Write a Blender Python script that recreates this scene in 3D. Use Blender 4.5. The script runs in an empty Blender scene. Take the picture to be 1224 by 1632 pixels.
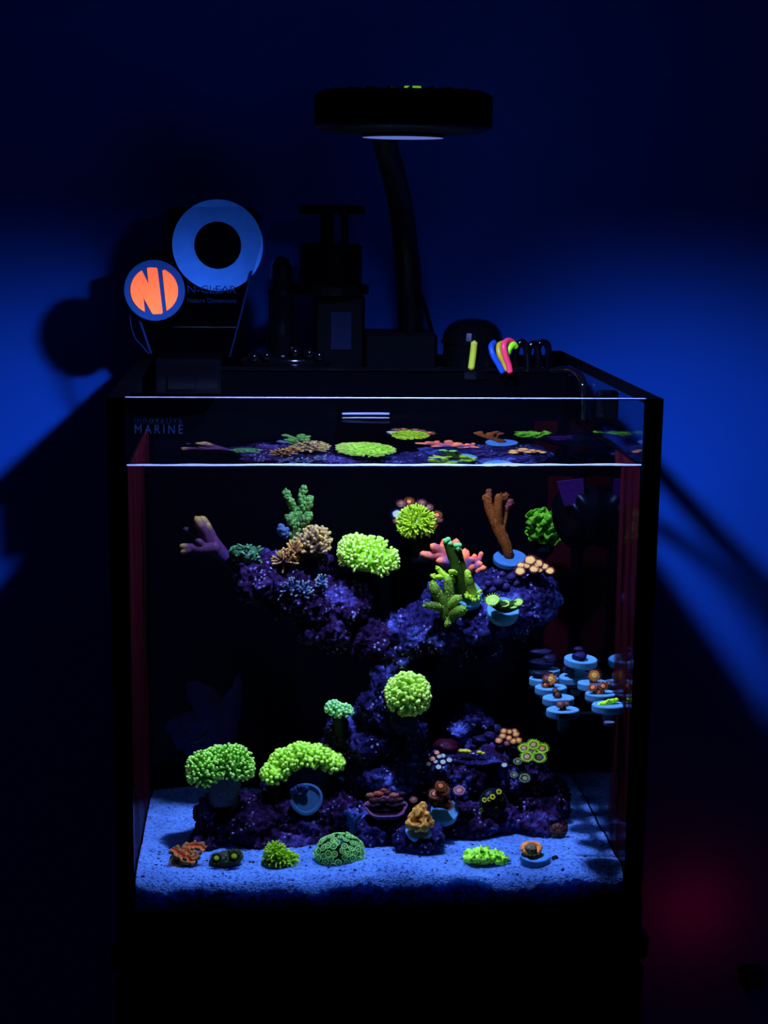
import bpy, math, random
import numpy as np
from mathutils import Vector, Matrix, noise
from mathutils.bvhtree import BVHTree

random.seed(7)
rng = np.random.default_rng(7)
noise.seed_set(3)
SC = bpy.context.scene
COL = SC.collection

# ------------------------------------------------------------------ camera
F_PX = 2562.6                                   # focal length in pixels of the 1224x1632 frame
CAM = np.array([-0.0949, -1.1443, 0.1341])
PITCH, YAW, ROLL = 0.18691, 0.08046, -0.01206


def cam_to_world(v):
    x3, y2, z3 = v
    c, s = math.cos(ROLL), math.sin(ROLL)
    x, z2 = c * x3 + s * z3, -s * x3 + c * z3
    c, s = math.cos(PITCH), math.sin(PITCH)
    y, z = c * y2 + s * z2, -s * y2 + c * z2
    c, s = math.cos(YAW), math.sin(YAW)
    return np.array([c * x + s * y, -s * x + c * y, z])


cam_data = bpy.data.cameras.new('camera')
cam_data.sensor_width = 36.0
cam_data.lens = F_PX / 1632 * 36.0
cam_data.clip_start = 0.02
cam = bpy.data.objects.new('camera', cam_data)
COL.objects.link(cam)
ax, ay, az = cam_to_world((1, 0, 0)), cam_to_world((0, 0, 1)), -cam_to_world((0, 1, 0))
M = Matrix.Identity(4)
for i in range(3):
    M[i][0], M[i][1], M[i][2], M[i][3] = ax[i], ay[i], az[i], CAM[i]
cam.matrix_world = M
SC.camera = cam

# ------------------------------------------------------------------ world, exposure, light settings
world = bpy.data.worlds.new('world')
SC.world = world
world.use_nodes = True
bg = world.node_tree.nodes['Background']
bg.inputs['Color'].default_value = (0.08, 0.18, 1.0, 1)      # a dark room with a little blue spill in it
bg.inputs['Strength'].default_value = 0.010
SC.view_settings.view_transform = 'Standard'
SC.view_settings.look = 'None'
SC.view_settings.gamma = 1.0
SC.view_settings.use_curve_mapping = False
SC.view_settings.exposure = 0.0
SC.cycles.caustics_refractive = False
SC.cycles.caustics_reflective = True
SC.cycles.max_bounces = 12
SC.cycles.diffuse_bounces = 2
SC.cycles.glossy_bounces = 4
SC.cycles.transmission_bounces = 8
SC.cycles.transparent_max_bounces = 16
SC.cycles.sample_clamp_indirect = 4.0

LAMP_COL = (0.20, 0.30, 1.0)                     # actinic blue reef lamp
LAMP_RADIANCE = 2250.0
E0 = 1.4                                          # irradiance / pi (blue) half-way down the tank, used to turn colours into pigments

# tank dimensions (metres); rim plane z = 0, front glass y = 0
W = 0.20; IN = 0.188; H = 0.398; DEPTH = 0.40; ZW = -0.0505; YP = 0.310; YWALL = 0.452
Y0 = 0.0065                                       # water meets the front glass
SAND_Z = -0.366
LENS = np.array([0.0135, 0.068, 0.186])


# ------------------------------------------------------------------ placing: pixels of the photo -> points at a real depth
def ray(px, py):
    d = cam_to_world(((px - 612) / F_PX, 1.0, -(py - 816) / F_PX))
    return CAM, d / np.linalg.norm(d)


def AP(px, py, y):                                # in air
    o, d = ray(px, py)
    return o + d * ((y - o[1]) / d[1])


def wray(px, py):                                 # refracted at the front glass
    o, d = ray(px, py)
    s = o + d * ((Y0 - o[1]) / d[1])
    t = d / 1.333
    ty = math.sqrt(1 - t[0] ** 2 - t[2] ** 2)
    return s, np.array([t[0], ty, t[2]])


def WP(px, py, y):                                # in water
    s, t = wray(px, py)
    return s + t * ((y - Y0) / t[1])


def WZ(px, py, z):                                # in water, on a level plane
    s, t = wray(px, py)
    return s + t * ((z - s[2]) / t[2])


def wpx(y):
    return float(np.linalg.norm(WP(601, 1000, y) - WP(600, 1000, y)))


def apx(y):
    return float(np.linalg.norm(AP(601, 600, y) - AP(600, 600, y)))


def lin(c):
    return np.array([((v / 255) / 12.92 if v / 255 <= 0.04045 else ((v / 255 + 0.055) / 1.055) ** 2.4) for v in c])


def pig(r, g, b, gain=1.0):
    """Pigment that reads as this colour under the lamp.  Fluorescent pigments turn blue light into green and red, so they may
    return more green or red than the lamp sends."""
    a = lin((r, g, b)) / (E0 * np.array(LAMP_COL)) * gain
    return np.clip(a, 0.0, 9.0)


# ------------------------------------------------------------------ materials
MATS = {}


def newmat(name):
    m = bpy.data.materials.new(name)
    m.use_nodes = True
    nt = m.node_tree
    nt.nodes.clear()
    out = nt.nodes.new('ShaderNodeOutputMaterial')
    MATS[name] = m
    return m, nt, out


def nd(nt, t, **kw):
    n = nt.nodes.new(t)
    for k, v in kw.items():
        if k in n.inputs:
            n.inputs[k].default_value = v
        else:
            setattr(n, k, v)
    return n


def principled(name, color, rough=0.5, spec=0.5, bump=0.0, scale=200, var=0.0, metal=0.0):
    m, nt, out = newmat(name)
    p = nd(nt, 'ShaderNodeBsdfPrincipled')
    p.inputs['Base Color'].default_value = (*color, 1)
    p.inputs['Roughness'].default_value = rough
    p.inputs['Metallic'].default_value = metal
    p.inputs['Specular IOR Level'].default_value = spec
    nt.links.new(p.outputs[0], out.inputs[0])
    tc = nd(nt, 'ShaderNodeTexCoord')
    nz = nd(nt, 'ShaderNodeTexNoise', Scale=scale, Detail=4.0)
    nt.links.new(tc.outputs['Object'], nz.inputs['Vector'])
    if var:
        mx = nd(nt, 'ShaderNodeMixRGB', blend_type='MULTIPLY')
        mx.inputs[0].default_value = var
        mx.inputs[1].default_value = (*color, 1)
        nt.links.new(nz.outputs['Fac'], mx.inputs[2])
        nt.links.new(mx.outputs[0], p.inputs['Base Color'])
    if bump:
        b = nd(nt, 'ShaderNodeBump', Strength=bump, Distance=0.001)
        nt.links.new(nz.outputs['Fac'], b.inputs['Height'])
        nt.links.new(b.outputs[0], p.inputs['Normal'])
    return m


def pigment(name, scale=400, lo=0.65, hi=1.25, bump=0.4, gloss=0.012):
    """Living tissue or painted surface: vertex colour x fine mottling, with a wet sheen."""
    m, nt, out = newmat(name)
    at = nd(nt, 'ShaderNodeAttribute', attribute_name='Col')
    tc = nd(nt, 'ShaderNodeTexCoord')
    nz = nd(nt, 'ShaderNodeTexNoise', Scale=scale, Detail=3.0)
    nt.links.new(tc.outputs['Object'], nz.inputs['Vector'])
    mr = nd(nt, 'ShaderNodeMapRange')
    mr.inputs[1].default_value = 0.3; mr.inputs[2].default_value = 0.7
    mr.inputs[3].default_value = lo; mr.inputs[4].default_value = hi
    nt.links.new(nz.outputs['Fac'], mr.inputs[0])
    vm = nd(nt, 'ShaderNodeVectorMath', operation='SCALE')
    nt.links.new(at.outputs['Color'], vm.inputs[0])
    nt.links.new(mr.outputs[0], vm.inputs['Scale'])
    d = nd(nt, 'ShaderNodeBsdfDiffuse')
    nt.links.new(vm.outputs[0], d.inputs['Color'])
    g = nd(nt, 'ShaderNodeBsdfGlossy', Roughness=0.35)
    mx = nd(nt, 'ShaderNodeMixShader')
    mx.inputs[0].default_value = gloss
    nt.links.new(d.outputs[0], mx.inputs[1])
    nt.links.new(g.outputs[0], mx.inputs[2])
    nt.links.new(mx.outputs[0], out.inputs[0])
    if bump:
        b = nd(nt, 'ShaderNodeBump', Strength=bump, Distance=0.0006)
        nt.links.new(nz.outputs['Fac'], b.inputs['Height'])
        nt.links.new(b.outputs[0], d.inputs['Normal'])
    return m


PIG = pigment('coral_tissue', 500, 0.7, 1.2, 0.4)
ROUGHPIG = pigment('granular_tissue', 900, 0.35, 1.5, 1.0)
PAINT = pigment('flat_pigment', 60, 0.93, 1.05, 0.0, 0.02)
PLUGM = pigment('plug_ceramic', 1100, 0.75, 1.15, 0.5, 0.0)
BLACK = principled('black_plastic', (0.0015, 0.0015, 0.0022), 0.45, 0.08, 0.15, 300)
BLACKG = principled('black_gloss', (0.0025, 0.0025, 0.003), 0.10, 0.5)
SEAL = principled('black_silicone', (0.0015, 0.0015, 0.002), 0.9, 0.0)
DARKACR = principled('black_acrylic', (0.0012, 0.0012, 0.002), 0.3, 0.05)
STANDM = principled('black_laminate', (0.004, 0.004, 0.005), 0.5, 0.2, 0.1, 90)


def mat_wall():
    m, nt, out = newmat('painted_wall')
    tc = nd(nt, 'ShaderNodeTexCoord')
    nz = nd(nt, 'ShaderNodeTexNoise', Scale=6.0, Detail=5.0)
    nt.links.new(tc.outputs['Object'], nz.inputs['Vector'])
    cr = nd(nt, 'ShaderNodeValToRGB')
    cr.color_ramp.elements[0].color = (0.015, 0.150, 0.62, 1)
    cr.color_ramp.elements[1].color = (0.019, 0.172, 0.70, 1)
    nt.links.new(nz.outputs['Fac'], cr.inputs[0])
    d = nd(nt, 'ShaderNodeBsdfDiffuse')
    nt.links.new(cr.outputs[0], d.inputs['Color'])
    n2 = nd(nt, 'ShaderNodeTexNoise', Scale=350.0, Detail=2.0)
    nt.links.new(tc.outputs['Object'], n2.inputs['Vector'])
    b = nd(nt, 'ShaderNodeBump', Strength=0.12, Distance=0.0005)
    nt.links.new(n2.outputs['Fac'], b.inputs['Height'])
    nt.links.new(b.outputs[0], d.inputs['Normal'])
    nt.links.new(d.outputs[0], out.inputs[0])
    return m


def mat_glass(name, tint=0.97, dirt=0.0):
    """Thin pane: clear straight through, mirror-like towards grazing angles."""
    m, nt, out = newmat(name)
    t = nd(nt, 'ShaderNodeBsdfTransparent', Color=(tint, tint, tint, 1))
    g = nd(nt, 'ShaderNodeBsdfGlossy', Roughness=0.01, Color=(1, 1, 1, 1))
    lw = nd(nt, 'ShaderNodeLayerWeight', Blend=0.5)
    pw = nd(nt, 'ShaderNodeMath', operation='POWER')
    pw.inputs[1].default_value = 5.0
    nt.links.new(lw.outputs['Facing'], pw.inputs[0])
    ma = nd(nt, 'ShaderNodeMath', operation='MULTIPLY_ADD')
    ma.inputs[1].default_value = 0.96; ma.inputs[2].default_value = 0.03
    nt.links.new(pw.outputs[0], ma.inputs[0])
    mx = nd(nt, 'ShaderNodeMixShader')
    nt.links.new(ma.outputs[0], mx.inputs[0])
    nt.links.new(t.outputs[0], mx.inputs[1])
    nt.links.new(g.outputs[0], mx.inputs[2])
    nt.links.new(mx.outputs[0], out.inputs[0])
    return m


def mat_tir():
    """Inside of a side pane under water: clear face-on, a total mirror beyond the critical angle."""
    m, nt, out = newmat('wet_glass_inner_face')
    t = nd(nt, 'ShaderNodeBsdfTransparent', Color=(0.9, 0.9, 0.95, 1))
    g = nd(nt, 'ShaderNodeBsdfGlossy', Roughness=0.06, Color=(0.42, 0.46, 0.50, 1))
    lw = nd(nt, 'ShaderNodeLayerWeight', Blend=0.5)
    cr = nd(nt, 'ShaderNodeValToRGB')
    cr.color_ramp.elements[0].position = 0.20
    cr.color_ramp.elements[1].position = 0.30
    nt.links.new(lw.outputs['Facing'], cr.inputs[0])
    mx = nd(nt, 'ShaderNodeMixShader')
    nt.links.new(cr.outputs[0], mx.inputs[0])
    nt.links.new(t.outputs[0], mx.inputs[1])
    nt.links.new(g.outputs[0], mx.inputs[2])
    nt.links.new(mx.outputs[0], out.inputs[0])
    return m


def mat_water(top):
    m, nt, out = newmat('water_surface' if top else 'water_behind_glass')
    r = nd(nt, 'ShaderNodeBsdfRefraction', Roughness=0.0, IOR=1.333)
    r.inputs['Color'].default_value = (0.95, 0.98, 1, 1) if not top else (1.0, 1.0, 1.0, 1)
    if not top:
        nt.links.new(r.outputs[0], out.inputs[0])
        return m
    t = nd(nt, 'ShaderNodeBsdfTransparent', Color=(0.80, 0.84, 0.86, 1))
    ad = nd(nt, 'ShaderNodeAddShader')
    nt.links.new(t.outputs[0], ad.inputs[0])
    nt.links.new(r.outputs[0], ad.inputs[1])
    g = nd(nt, 'ShaderNodeBsdfGlossy', Roughness=0.02)
    mx = nd(nt, 'ShaderNodeMixShader')
    mx.inputs[0].default_value = 0.10
    nt.links.new(ad.outputs[0], mx.inputs[1])
    nt.links.new(g.outputs[0], mx.inputs[2])
    nt.links.new(mx.outputs[0], out.inputs[0])
    return m


def mat_rock(name, dark, mid, light, seed):
    m, nt, out = newmat(name)
    tc = nd(nt, 'ShaderNodeTexCoord')
    mp = nd(nt, 'ShaderNodeMapping')
    mp.inputs['Location'].default_value = (seed, seed * 2, -seed)
    nt.links.new(tc.outputs['Object'], mp.inputs['Vector'])
    n1 = nd(nt, 'ShaderNodeTexNoise', Scale=32.0, Detail=6.0, Roughness=0.65)
    n2 = nd(nt, 'ShaderNodeTexNoise', Scale=240.0, Detail=3.0, Roughness=0.6)
    vo = nd(nt, 'ShaderNodeTexVoronoi', Scale=260.0)
    for n in (n1, n2, vo):
        nt.links.new(mp.outputs[0], n.inputs['Vector'])
    c1 = nd(nt, 'ShaderNodeValToRGB')
    e = c1.color_ramp.elements
    e[0].position, e[0].color = 0.38, (*dark, 1)
    e[1].position, e[1].color = 0.72, (*light, 1)
    k = e.new(0.55); k.color = (*mid, 1)
    nt.links.new(n1.outputs['Fac'], c1.inputs[0])
    c2 = nd(nt, 'ShaderNodeValToRGB')          # mottling
    c2.color_ramp.elements[0].position, c2.color_ramp.elements[0].color = 0.35, (0.25, 0.25, 0.25, 1)
    c2.color_ramp.elements[1].position, c2.color_ramp.elements[1].color = 0.68, (1.9, 1.9, 1.9, 1)
    nt.links.new(n2.outputs['Fac'], c2.inputs[0])
    mu = nd(nt, 'ShaderNodeMixRGB', blend_type='MULTIPLY')
    mu.inputs[0].default_value = 1.0
    nt.links.new(c1.outputs[0], mu.inputs[1])
    nt.links.new(c2.outputs[0], mu.inputs[2])
    c3 = nd(nt, 'ShaderNodeValToRGB')          # pale specks of coralline crust
    c3.color_ramp.elements[0].position, c3.color_ramp.elements[0].color = 0.16, (1, 1, 1, 1)
    c3.color_ramp.elements[1].position, c3.color_ramp.elements[1].color = 0.34, (0, 0, 0, 1)
    nt.links.new(vo.outputs['Distance'], c3.inputs[0])
    n4 = nd(nt, 'ShaderNodeTexNoise', Scale=60.0, Detail=2.0)
    nt.links.new(mp.outputs[0], n4.inputs['Vector'])
    c4 = nd(nt, 'ShaderNodeValToRGB')
    c4.color_ramp.elements[0].position = 0.52
    c4.color_ramp.elements[1].position = 0.62
    nt.links.new(n4.outputs['Fac'], c4.inputs[0])
    ml = nd(nt, 'ShaderNodeMath', operation='MULTIPLY')
    nt.links.new(c3.outputs[0], ml.inputs[0])
    nt.links.new(c4.outputs[0], ml.inputs[1])
    mx = nd(nt, 'ShaderNodeMixRGB')
    nt.links.new(ml.outputs[0], mx.inputs[0])
    nt.links.new(mu.outputs[0], mx.inputs[1])
    mx.inputs[2].default_value = (0.75, 0.60, 0.75, 1)
    d = nd(nt, 'ShaderNodeBsdfDiffuse')
    nt.links.new(mx.outputs[0], d.inputs['Color'])
    b = nd(nt, 'ShaderNodeBump', Strength=0.9, Distance=0.002)
    nt.links.new(n2.outputs['Fac'], b.inputs['Height'])
    nt.links.new(b.outputs[0], d.inputs['Normal'])
    nt.links.new(d.outputs[0], out.inputs[0])
    return m


def mat_sand():
    m, nt, out = newmat('coral_sand')
    tc = nd(nt, 'ShaderNodeTexCoord')
    vo = nd(nt, 'ShaderNodeTexVoronoi', Scale=620.0)
    nz = nd(nt, 'ShaderNodeTexNoise', Scale=340.0, Detail=4.0, Roughness=0.7)
    n3 = nd(nt, 'ShaderNodeTexNoise', Scale=30.0, Detail=4.0)
    for n in (vo, nz, n3):
        nt.links.new(tc.outputs['Object'], n.inputs['Vector'])
    cr = nd(nt, 'ShaderNodeValToRGB')
    cr.color_ramp.elements[0].position, cr.color_ramp.elements[0].color = 0.36, (0.05, 0.11, 0.21, 1)
    cr.color_ramp.elements[1].position, cr.color_ramp.elements[1].color = 0.50, (0.25, 0.48, 0.74, 1)
    nt.links.new(nz.outputs['Fac'], cr.inputs[0])
    mu = nd(nt, 'ShaderNodeMixRGB', blend_type='MULTIPLY')
    mu.inputs[0].default_value = 0.45
    nt.links.new(cr.outputs[0], mu.inputs[1])
    nt.links.new(vo.outputs['Color'], mu.inputs[2])
    m2 = nd(nt, 'ShaderNodeMapRange')
    m2.inputs[1].default_value = 0.3; m2.inputs[2].default_value = 0.7
    m2.inputs[3].default_value = 0.85; m2.inputs[4].default_value = 1.45
    nt.links.new(n3.outputs['Fac'], m2.inputs[0])
    sc = nd(nt, 'ShaderNodeVectorMath', operation='SCALE')
    nt.links.new(cr.outputs[0], sc.inputs[0])
    nt.links.new(m2.outputs[0], sc.inputs['Scale'])
    d = nd(nt, 'ShaderNodeBsdfPrincipled')
    d.inputs['Roughness'].default_value = 0.9
    d.inputs['Specular IOR Level'].default_value = 0.05
    d.inputs['Subsurface Weight'].default_value = 0.6
    d.inputs['Subsurface Radius'].default_value = (1, 1, 1)
    d.inputs['Subsurface Scale'].default_value = 0.018
    nt.links.new(sc.outputs[0], d.inputs['Base Color'])
    b = nd(nt, 'ShaderNodeBump', Strength=1.0, Distance=0.0014)
    nt.links.new(vo.outputs['Distance'], b.inputs['Height'])
    nt.links.new(b.outputs[0], d.inputs['Normal'])
    nt.links.new(d.outputs[0], out.inputs[0])
    return m


def mat_film():
    m, nt, out = newmat('algae_film')
    tc = nd(nt, 'ShaderNodeTexCoord')
    nz = nd(nt, 'ShaderNodeTexNoise', Scale=22.0, Detail=5.0)
    mp = nd(nt, 'ShaderNodeMapping')
    mp.inputs['Scale'].default_value = (1, 3, 0.25)
    nt.links.new(tc.outputs['Object'], mp.inputs['Vector'])
    nt.links.new(mp.outputs[0], nz.inputs['Vector'])
    cr = nd(nt, 'ShaderNodeValToRGB')
    cr.color_ramp.elements[0].position = 0.28
    cr.color_ramp.elements[1].position = 0.62
    nt.links.new(nz.outputs['Fac'], cr.inputs[0])
    t = nd(nt, 'ShaderNodeBsdfTransparent', Color=(0.8, 0.8, 0.85, 1))
    d = nd(nt, 'ShaderNodeBsdfDiffuse', Color=(0.065, 0.005, 0.006, 1))
    ml = nd(nt, 'ShaderNodeMath', operation='MULTIPLY')
    ml.inputs[1].default_value = 0.8
    nt.links.new(cr.outputs[0], ml.inputs[0])
    mx = nd(nt, 'ShaderNodeMixShader')
    nt.links.new(ml.outputs[0], mx.inputs[0])
    nt.links.new(t.outputs[0], mx.inputs[1])
    nt.links.new(d.outputs[0], mx.inputs[2])
    nt.links.new(mx.outputs[0], out.inputs[0])
    return m


def mat_print(name, color):
    """Ink on glass, lit from either side."""
    m, nt, out = newmat(name)
    d = nd(nt, 'ShaderNodeBsdfDiffuse', Color=(*color, 1))
    t = nd(nt, 'ShaderNodeBsdfTranslucent', Color=(*color, 1))
    ad = nd(nt, 'ShaderNodeMixShader')
    ad.inputs[0].default_value = 0.5
    nt.links.new(d.outputs[0], ad.inputs[1])
    nt.links.new(t.outputs[0], ad.inputs[2])
    nt.links.new(ad.outputs[0], out.inputs[0])
    return m


def mat_lens():
    """The lamp's lens: its optics throw the light down and cut it off towards the side."""
    m, nt, out = newmat('lamp_lens')
    ge = nd(nt, 'ShaderNodeNewGeometry')
    dp = nd(nt, 'ShaderNodeVectorMath', operation='DOT_PRODUCT')
    nt.links.new(ge.outputs['Normal'], dp.inputs[0])
    nt.links.new(ge.outputs['Incoming'], dp.inputs[1])
    mr = nd(nt, 'ShaderNodeMapRange', interpolation_type='SMOOTHSTEP')
    mr.inputs[1].default_value = 0.052; mr.inputs[2].default_value = 0.42
    mr.inputs[3].default_value = 0.0; mr.inputs[4].default_value = 1.0
    nt.links.new(dp.outputs['Value'], mr.inputs[0])
    sx = nd(nt, 'ShaderNodeSeparateXYZ')
    nt.links.new(ge.outputs['Incoming'], sx.inputs[0])
    m2 = nd(nt, 'ShaderNodeMapRange', interpolation_type='SMOOTHSTEP')      # emission shaped to fade towards the wall, darkening its middle
    m2.inputs[1].default_value = 0.60; m2.inputs[2].default_value = 0.94
    m2.inputs[3].default_value = 1.0; m2.inputs[4].default_value = 0.05
    nt.links.new(sx.outputs['Y'], m2.inputs[0])
    mm = nd(nt, 'ShaderNodeMath', operation='MULTIPLY')
    nt.links.new(mr.outputs[0], mm.inputs[0])
    nt.links.new(m2.outputs[0], mm.inputs[1])
    ml = nd(nt, 'ShaderNodeMath', operation='MULTIPLY')
    ml.inputs[1].default_value = LAMP_RADIANCE
    fb = nd(nt, 'ShaderNodeMath', operation='SUBTRACT')
    fb.inputs[0].default_value = 1.0
    nt.links.new(ge.outputs['Backfacing'], fb.inputs[1])
    m3 = nd(nt, 'ShaderNodeMath', operation='MULTIPLY')
    nt.links.new(mm.outputs[0], m3.inputs[0])
    nt.links.new(fb.outputs[0], m3.inputs[1])
    # the LED cluster sits in the middle of the lens; the rest of the lens only glows
    tc = nd(nt, 'ShaderNodeTexCoord')
    ln = nd(nt, 'ShaderNodeVectorMath', operation='LENGTH')
    nt.links.new(tc.outputs['Object'], ln.inputs[0])
    rr = nd(nt, 'ShaderNodeMapRange')
    rr.inputs[1].default_value = 0.014; rr.inputs[2].default_value = 0.019
    rr.inputs[3].default_value = 1.0; rr.inputs[4].default_value = 0.01
    nt.links.new(ln.outputs['Value'], rr.inputs[0])
    m4 = nd(nt, 'ShaderNodeMath', operation='MULTIPLY')
    nt.links.new(m3.outputs[0], m4.inputs[0])
    nt.links.new(rr.outputs[0], m4.inputs[1])
    m5 = nd(nt, 'ShaderNodeMath', operation='MULTIPLY_ADD')
    m5.inputs[1].default_value = 0.00024
    nt.links.new(fb.outputs[0], m5.inputs[0])
    nt.links.new(m4.outputs[0], m5.inputs[2])
    nt.links.new(m5.outputs[0], ml.inputs[0])
    e = nd(nt, 'ShaderNodeEmission', Color=(*LAMP_COL, 1))
    nt.links.new(ml.outputs[0], e.inputs['Strength'])
    nt.links.new(e.outputs[0], out.inputs[0])
    return m


def mat_emit(name, color, s):
    m, nt, out = newmat(name)
    e = nd(nt, 'ShaderNodeEmission', Color=(*color, 1), Strength=s)
    nt.links.new(e.outputs[0], out.inputs[0])
    return m


WALLM = mat_wall()
GLASS = mat_glass('clear_glass', 0.985)
ACR = mat_glass('clear_acrylic', 0.90)
TIR = mat_tir()
WTOP, WFRONT = mat_water(True), mat_water(False)
SANDM = mat_sand()
FILM = mat_film()
EDGEM = principled('polished_glass_edge', (0.75, 0.72, 0.72), 0.4, 0.3, 0, 60, 0.8)
ROCK1 = mat_rock('live_rock_purple', (0.010, 0.005, 0.012), (0.048, 0.016, 0.044), (0.17, 0.12, 0.33), 0.3)
ROCK2 = mat_rock('live_rock_blue', (0.008, 0.006, 0.015), (0.04, 0.026, 0.085), (0.20, 0.23, 0.52), 1.7)


# ------------------------------------------------------------------ building
class MB:
    def __init__(s):
        s.v, s.f, s.c = [], [], []

    def add(s, v, f, c):
        n = len(s.v)
        s.v.extend([tuple(map(float, p)) for p in v])
        s.f.extend([tuple(i + n for i in q) for q in f])
        c = np.asarray(c, float)
        if c.ndim == 1:
            s.c.extend([tuple(c)] * len(v))
        else:
            s.c.extend([tuple(k) for k in c])

    def ball(s, p, r, c, seg=8, ring=6, scale=(1, 1, 1), bump=0.0, c2=None):
        """Ball of radius r (times scale); c2 colours its top."""
        v, col = [], []
        for j in range(ring + 1):
            th = math.pi * j / ring
            for i in range(seg if 0 < j < ring else 1):
                ph = 2 * math.pi * i / seg
                d = np.array([math.sin(th) * math.cos(ph), math.sin(th) * math.sin(ph), math.cos(th)])
                rr = r
                if bump:
                    rr *= 1 + bump * noise.noise(Vector((np.asarray(p) / r + d * 1.7)))
                v.append(np.asarray(p) + d * rr * np.asarray(scale))
                col.append(c if c2 is None else np.asarray(c) * (1 - max(0, d[2])) + np.asarray(c2) * max(0, d[2]))
        f = []
        idx = lambda j, i: 0 if j == 0 else (len(v) - 1 if j == ring else 1 + (j - 1) * seg + i % seg)
        for j in range(ring):
            for i in range(seg):
                a, b, cc, d = idx(j, i), idx(j + 1, i), idx(j + 1, i + 1), idx(j, i + 1)
                if j == 0:
                    f.append((a, b, cc))
                elif j == ring - 1:
                    f.append((a, b, d))
                else:
                    f.append((a, b, cc, d))
        s.add(v, f, np.array(col))

    def tube(s, pts, rad, c, seg=7, caps=True, sub=1, wob=0.0):
        pts = [np.asarray(p, float) for p in pts]
        rad = list(rad) if hasattr(rad, '__len__') else [rad] * len(pts)
        cols = [np.asarray(c, float)] * len(pts) if np.ndim(c[0]) == 0 else [np.asarray(k, float) for k in c]
        if sub > 1:                               # Catmull-Rom
            P, R, K = [], [], []
            n = len(pts)
            for i in range(n - 1):
                p0, p1, p2, p3 = pts[max(i - 1, 0)], pts[i], pts[i + 1], pts[min(i + 2, n - 1)]
                for k in range(sub):
                    t = k / sub
                    P.append(0.5 * (2 * p1 + (p2 - p0) * t + (2 * p0 - 5 * p1 + 4 * p2 - p3) * t * t + (3 * p1 - p0 - 3 * p2 + p3) * t ** 3))
                    R.append(rad[i] * (1 - t) + rad[i + 1] * t)
                    K.append(cols[i] * (1 - t) + cols[i + 1] * t)
            P.append(pts[-1]); R.append(rad[-1]); K.append(cols[-1])
            pts, rad, cols = P, R, K
        n = len(pts)
        up = None
        v, col = [], []
        for i in range(n):
            t = pts[min(i + 1, n - 1)] - pts[max(i - 1, 0)]
            t = t / (np.linalg.norm(t) + 1e-12)
            if up is None:
                up = np.array([0, 0, 1.0]) if abs(t[2]) < 0.9 else np.array([1.0, 0, 0])
            a = up - t * (up @ t)
            a /= np.linalg.norm(a) + 1e-12
            up = a
            b = np.cross(t, a)
            for k in range(seg):
                ph = 2 * math.pi * k / seg
                r = rad[i]
                if wob:
                    r *= 1 + wob * noise.noise(Vector((pts[i] * 260 + np.array([math.cos(ph), math.sin(ph), 0]) * 1.5)))
                v.append(pts[i] + r * (math.cos(ph) * a + math.sin(ph) * b))
                col.append(cols[i])
        f = [(i * seg + k, i * seg + (k + 1) % seg, (i + 1) * seg + (k + 1) % seg, (i + 1) * seg + k) for i in range(n - 1) for k in range(seg)]
        if caps:
            for i, sg in ((0, -1), (n - 1, 1)):
                t = pts[min(i + 1, n - 1)] - pts[max(i - 1, 0)]
                t = t / (np.linalg.norm(t) + 1e-12)
                v.append(pts[i] + sg * t * rad[i] * 0.75)
                col.append(cols[i])
                q = len(v) - 1
                for k in range(seg):
                    a, b = i * seg + k, i * seg + (k + 1) % seg
                    f.append((b, a, q) if sg < 0 else (a, b, q))
        s.add(v, f, np.array(col))

    def lathe(s, prof, origin, axis=(0, 0, 1), seg=24, cols=None, fr=None):
        """prof: (radius, height) pairs along axis; fr(phi, j) may scale the radius."""
        axis = np.asarray(axis, float); axis = axis / np.linalg.norm(axis)
        a = np.array([1.0, 0, 0]) if abs(axis[0]) < 0.9 else np.array([0, 1.0, 0])
        a = a - axis * (a @ axis); a /= np.linalg.norm(a)
        b = np.cross(axis, a)
        v, col, f = [], [], []
        for j, (r, h) in enumerate(prof):
            for k in range(seg):
                ph = 2 * math.pi * k / seg
                rr = r * (fr(ph, j) if fr else 1)
                v.append(np.asarray(origin) + axis * h + rr * (math.cos(ph) * a + math.sin(ph) * b))
                col.append(cols[j] if cols is not None else (0.5, 0.5, 0.5))
        for j in range(len(prof) - 1):
            for k in range(seg):
                f.append((j * seg + k, j * seg + (k + 1) % seg, (j + 1) * seg + (k + 1) % seg, (j + 1) * seg + k))
        f.append(tuple(range(seg))[::-1])
        f.append(tuple((len(prof) - 1) * seg + k for k in range(seg)))
        s.add(v, f, np.array(col))

    def box(s, lo, hi, c=(0.5, 0.5, 0.5), bev=0.0):
        (x0, y0, z0), (x1, y1, z1) = lo, hi
        if bev <= 0:
            v = [(x, y, z) for z in (z0, z1) for y in (y0, y1) for x in (x0, x1)]
            f = [(0, 2, 3, 1), (4, 5, 7, 6), (0, 1, 5, 4), (2, 6, 7, 3), (0, 4, 6, 2), (1, 3, 7, 5)]
            s.add(v, f, c)
            return
        b = bev
        ring = lambda z, i: [(x0 + i, y0 + b, z), (x0 + b, y0 + i, z), (x1 - b, y0 + i, z), (x1 - i, y0 + b, z), (x1 - i, y1 - b, z), (x1 - b, y1 - i, z), (x0 + b, y1 - i, z), (x0 + i, y1 - b, z)]
        L = [ring(z0, b * 0.99), ring(z0 + b, 0), ring(z1 - b, 0), ring(z1, b * 0.99)]
        v = [p for r in L for p in r]
        f = [(j * 8 + k, j * 8 + (k + 1) % 8, (j + 1) * 8 + (k + 1) % 8, (j + 1) * 8 + k) for j in range(3) for k in range(8)]
        f += [tuple(range(8))[::-1], tuple(range(24, 32))]
        s.add(v, f, c)

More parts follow.
